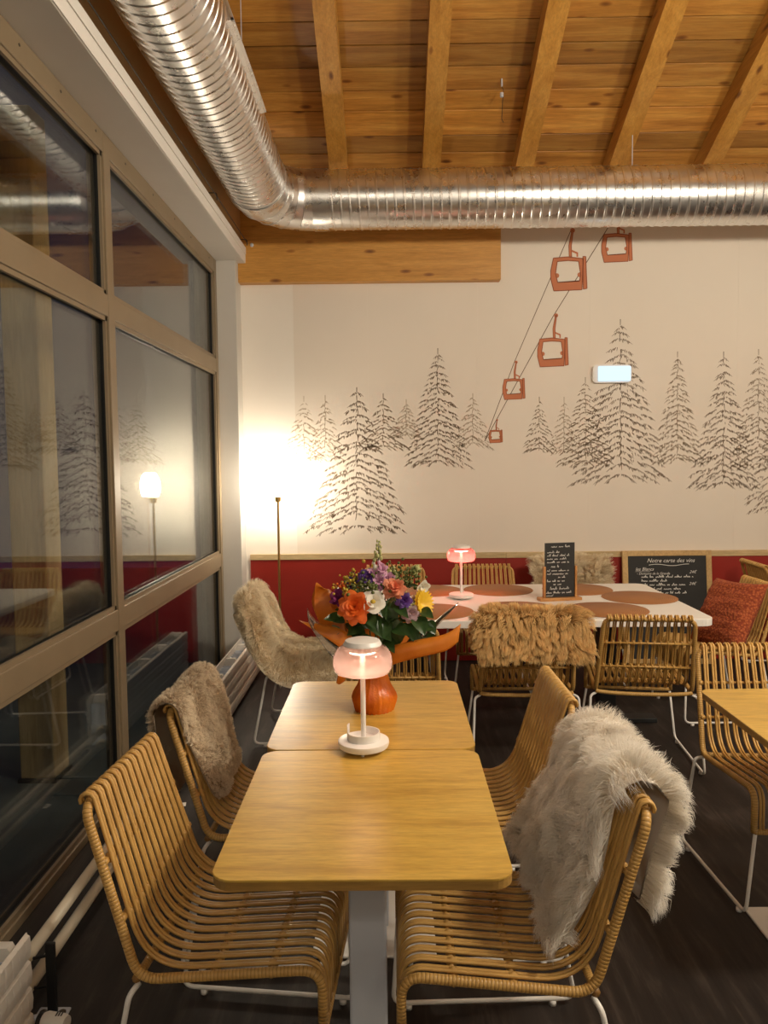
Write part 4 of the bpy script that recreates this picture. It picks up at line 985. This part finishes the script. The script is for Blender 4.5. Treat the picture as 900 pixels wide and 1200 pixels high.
LV = [(398, 735, 385, 745, .02), (447, 748, 462, 762, .026), (497, 745, 512, 750, .02), (460, 735, 480, 742, .026), (418, 745, 432, 762, .026), (404, 727, 382, 723, .026), (412, 735, 428, 752, .028), (430, 720, 447, 744, .03), (452, 722, 448, 750, .028), (440, 735, 458, 748, .03), (465, 725, 468, 756, .03), (478, 730, 488, 752, .028), (487, 722, 498, 742, .03), (490, 735, 509, 735, .024), (470, 742, 452, 758, .028),
      (425, 733, 408, 742, .026), (418, 728, 432, 724, .022), (455, 712, 462, 735, .026), (492, 715, 507, 722, .022), (480, 745, 497, 757, .026), (435, 745, 425, 758, .026), (408, 720, 396, 712, .02), (500, 728, 510, 742, .022), (446, 705, 449, 722, .022), (462, 708, 478, 722, .02), (475, 690, 487, 683, .012), (427, 715, 440, 735, .026)]
for i, (x0, y0_, x1, y1_, w) in enumerate(LV):
    leaf(B(x0, y0_, RL.uniform(-.07, -.03)), B(x1, y1_, RL.uniform(-.12, -.07)), w, (RL.uniform(-.3, .3), -1, .9), m_leaf if i else m_leaf2)
for i in range(20):       # the rear and inner foliage of the dome
    a = RL.uniform(0, 2*PI); r_ = RL.uniform(.03, .12); c = core+Vector((r_*math.cos(a)*.6, .03+.6*r_*math.sin(a), RL.uniform(-.02, .05)))
    leaf(c, c+Vector((math.cos(a)*.06, math.sin(a)*.05, RL.uniform(.02, .07))), .026, (math.cos(a)*.3, -.5, .8), m_leaf)
for i in range(12): MB().tube([(RL.uniform(-.012, .012), RL.uniform(-.012, .012), .03), core+Vector((RL.uniform(-.09, .09), RL.uniform(-.05, .06), RL.uniform(-.05, .03)))], .0028, 6).build('stem', m_stem, bq)
# wrap: crumpled foot and four flaring sheets
G = []
for i in range(15):
    t = i/14; z = t*.20; R0 = (.062+.010*math.sin(PI*min(1, t*2.2))-.036*max(0, (t-.25)/.75)**.8) if t < .8 else .036+.05*(t-.8)
    G.append([((R0*(1+.09*math.sin(k*PI*2/7*3+.7+t*1.5)*(1-.3*t)+.04*math.sin(k*2.9+t*3)))*math.cos(2*PI*k/56), (R0*(1+.09*math.sin(k*PI*2/7*3+.7+t*1.5)+.04*math.sin(k*2.9+t*3)))*math.sin(2*PI*k/56), z) for k in range(56)])
fo = MB().grid(G, closed=True).add([G[0][k] for k in range(56)], [tuple(range(56))[::-1]])
m_foil = bpy.data.materials.new('orange_foil'); m_foil.use_nodes = True; thin(m_foil, (.70, .13, .008), (.80, .22, .015), .15, .22, 20); bump(m_foil, noise(m_foil, coords(m_foil), 35, 4, .6, 1.0), .6, .006)
tag(fo.build('wrapped_foot', m_foil, bq, smooth=True), 'crumpled orange wrap round the foot')
def sheet(name, rows, m, label=None, sub_=3):
    """rows of pixel points (px, py, dy) from the throat outwards, smoothed into a curved sheet"""
    P = [[B(*q) for q in r] for r in rows]
    def ref(seq):
        out = []
        for i in range(len(seq)-1):
            p0 = seq[max(0, i-1)]; p1 = seq[i]; p2 = seq[i+1]; p3 = seq[min(len(seq)-1, i+2)]
            for k in range(sub_):
                t = k/sub_; out.append(.5*((2*p1)+(p2-p0)*t+(2*p0-5*p1+4*p2-p3)*t*t+(3*p1-p0-3*p2+p3)*t**3))
        return out+[seq[-1]]
    P = [ref(r) for r in P]; P = [list(c) for c in zip(*[ref(list(c)) for c in zip(*P)])]
    o = MB().grid(P).build(name, m, bq, smooth=True); so = o.modifiers.new('thickness', 'SOLIDIFY'); so.thickness = .0006
    if label: tag(o, label)
    return o
sheet('wrap_sheet', [[(424, 775, -.03), (418, 765, .0), (412, 758, .03)], [(398, 748, -.05), (391, 738, -.01), (402, 722, .03)], [(378, 735, -.03), (374, 719, .0), (398, 708, .03)], [(369, 712, 0), (366, 700, .02), (388, 692, .03)], [(370, 684, .0), (372, 683, .01), (380, 690, .02)]], m_paperwrap, 'folded orange paper flap standing up on the window side')
sheet('wrap_sheet', [[(428, 785, -.05), (420, 772, -.06), (424, 762, -.05)], [(412, 770, -.08), (404, 757, -.09), (408, 742, -.08)], [(390, 753, -.09), (384, 745, -.09), (386, 733, -.07)], [(350, 727, -.07), (352, 727, -.06), (358, 729, -.05)]], m_paperwrap, 'orange paper flap pointing at the cream sheepskin')
sheet('wrap_sheet', [[(446, 785, -.05), (450, 772, -.07), (452, 760, -.06)], [(466, 777, -.09), (466, 764, -.10), (462, 756, -.08)], [(497, 769, -.11), (495, 757, -.11), (493, 749, -.09)], [(522, 763, -.10), (518, 752, -.10), (522, 743, -.08)], [(537, 752, -.08), (538, 744, -.08), (540, 731, -.07)]], m_paperwrap, 'long orange paper flap reaching towards the chairs')
sheet('wrap_sheet', [[(424, 785, -.055), (432, 788, -.07), (442, 786, -.06)], [(402, 778, -.10), (425, 770, -.115), (448, 776, -.10)], [(396, 792, -.11), (408, 786, -.12), (414, 776, -.11)], [(394, 800, -.10), (398, 802, -.10), (404, 798, -.10)]], m_paperwrap, 'orange paper flap turned down behind the lamp')
sheet('wrap_sheet', [[(425, 775, .04), (440, 775, .06), (455, 775, .04)], [(405, 745, .08), (442, 742, .11), (482, 745, .08)], [(398, 722, .10), (442, 720, .13), (488, 722, .10)]], m_paperwrap, 'rear sheet of orange paper')
sheet('cellophane', [[(462, 765, -.06), (480, 758, -.05), (490, 750, .0)], [(497, 748, -.05), (505, 738, -.03), (508, 730, .0)], [(516, 730, -.03), (519, 724, -.02), (520, 719, .0)], [(537, 707, .0), (537, 707, .005), (537.5, 706, .01)]], m_clear, 'clear cellophane point')
sheet('cellophane', [[(420, 775, -.09), (405, 765, -.09), (395, 750, -.05)], [(398, 775, -.12), (385, 755, -.10), (380, 735, -.05)], [(385, 765, -.12), (370, 742, -.09), (366, 722, -.04)], [(372, 745, -.10), (362, 730, -.07), (360, 712, -.03)]], m_clear, 'clear cellophane edge')

# ------------------------------------------------------------------ globe pendants (out of the photo's frame) that light the room; the last is added fill
for i, (x, y, z, e) in enumerate(PENDANTS):
    top = (roof(y, HP) if y > YRIDGE else roof(YRIDGE, HP)-SL*(YRIDGE-y))
    t = thing('globe_pendant', ['white globe pendant hanging over the aisle beside the small oak tables', 'white globe pendant hanging over the tables near the right-hand wall', 'white globe pendant hanging above the window end of the room, away from the mural'][i], 'lamp', (x, y, z), 0, 'globe pendants')
    MB().ball((0, 0, 0), .15, 28, 18).build('globe', lamp_mat('globe_%d' % i, WARM, e), t, smooth=True)
    MB().lathe([(.0001, .14), (.05, .14), (.05, .20), (.02, .21), (.0001, .21)], n=20).build('cap', m_brass, t, smooth='auto')
    MB().tube([(0, 0, .2), (0, 0, top-z+.02)], .004, 6).build('cord', m_copper, t)
bpy.context.view_layer.update()
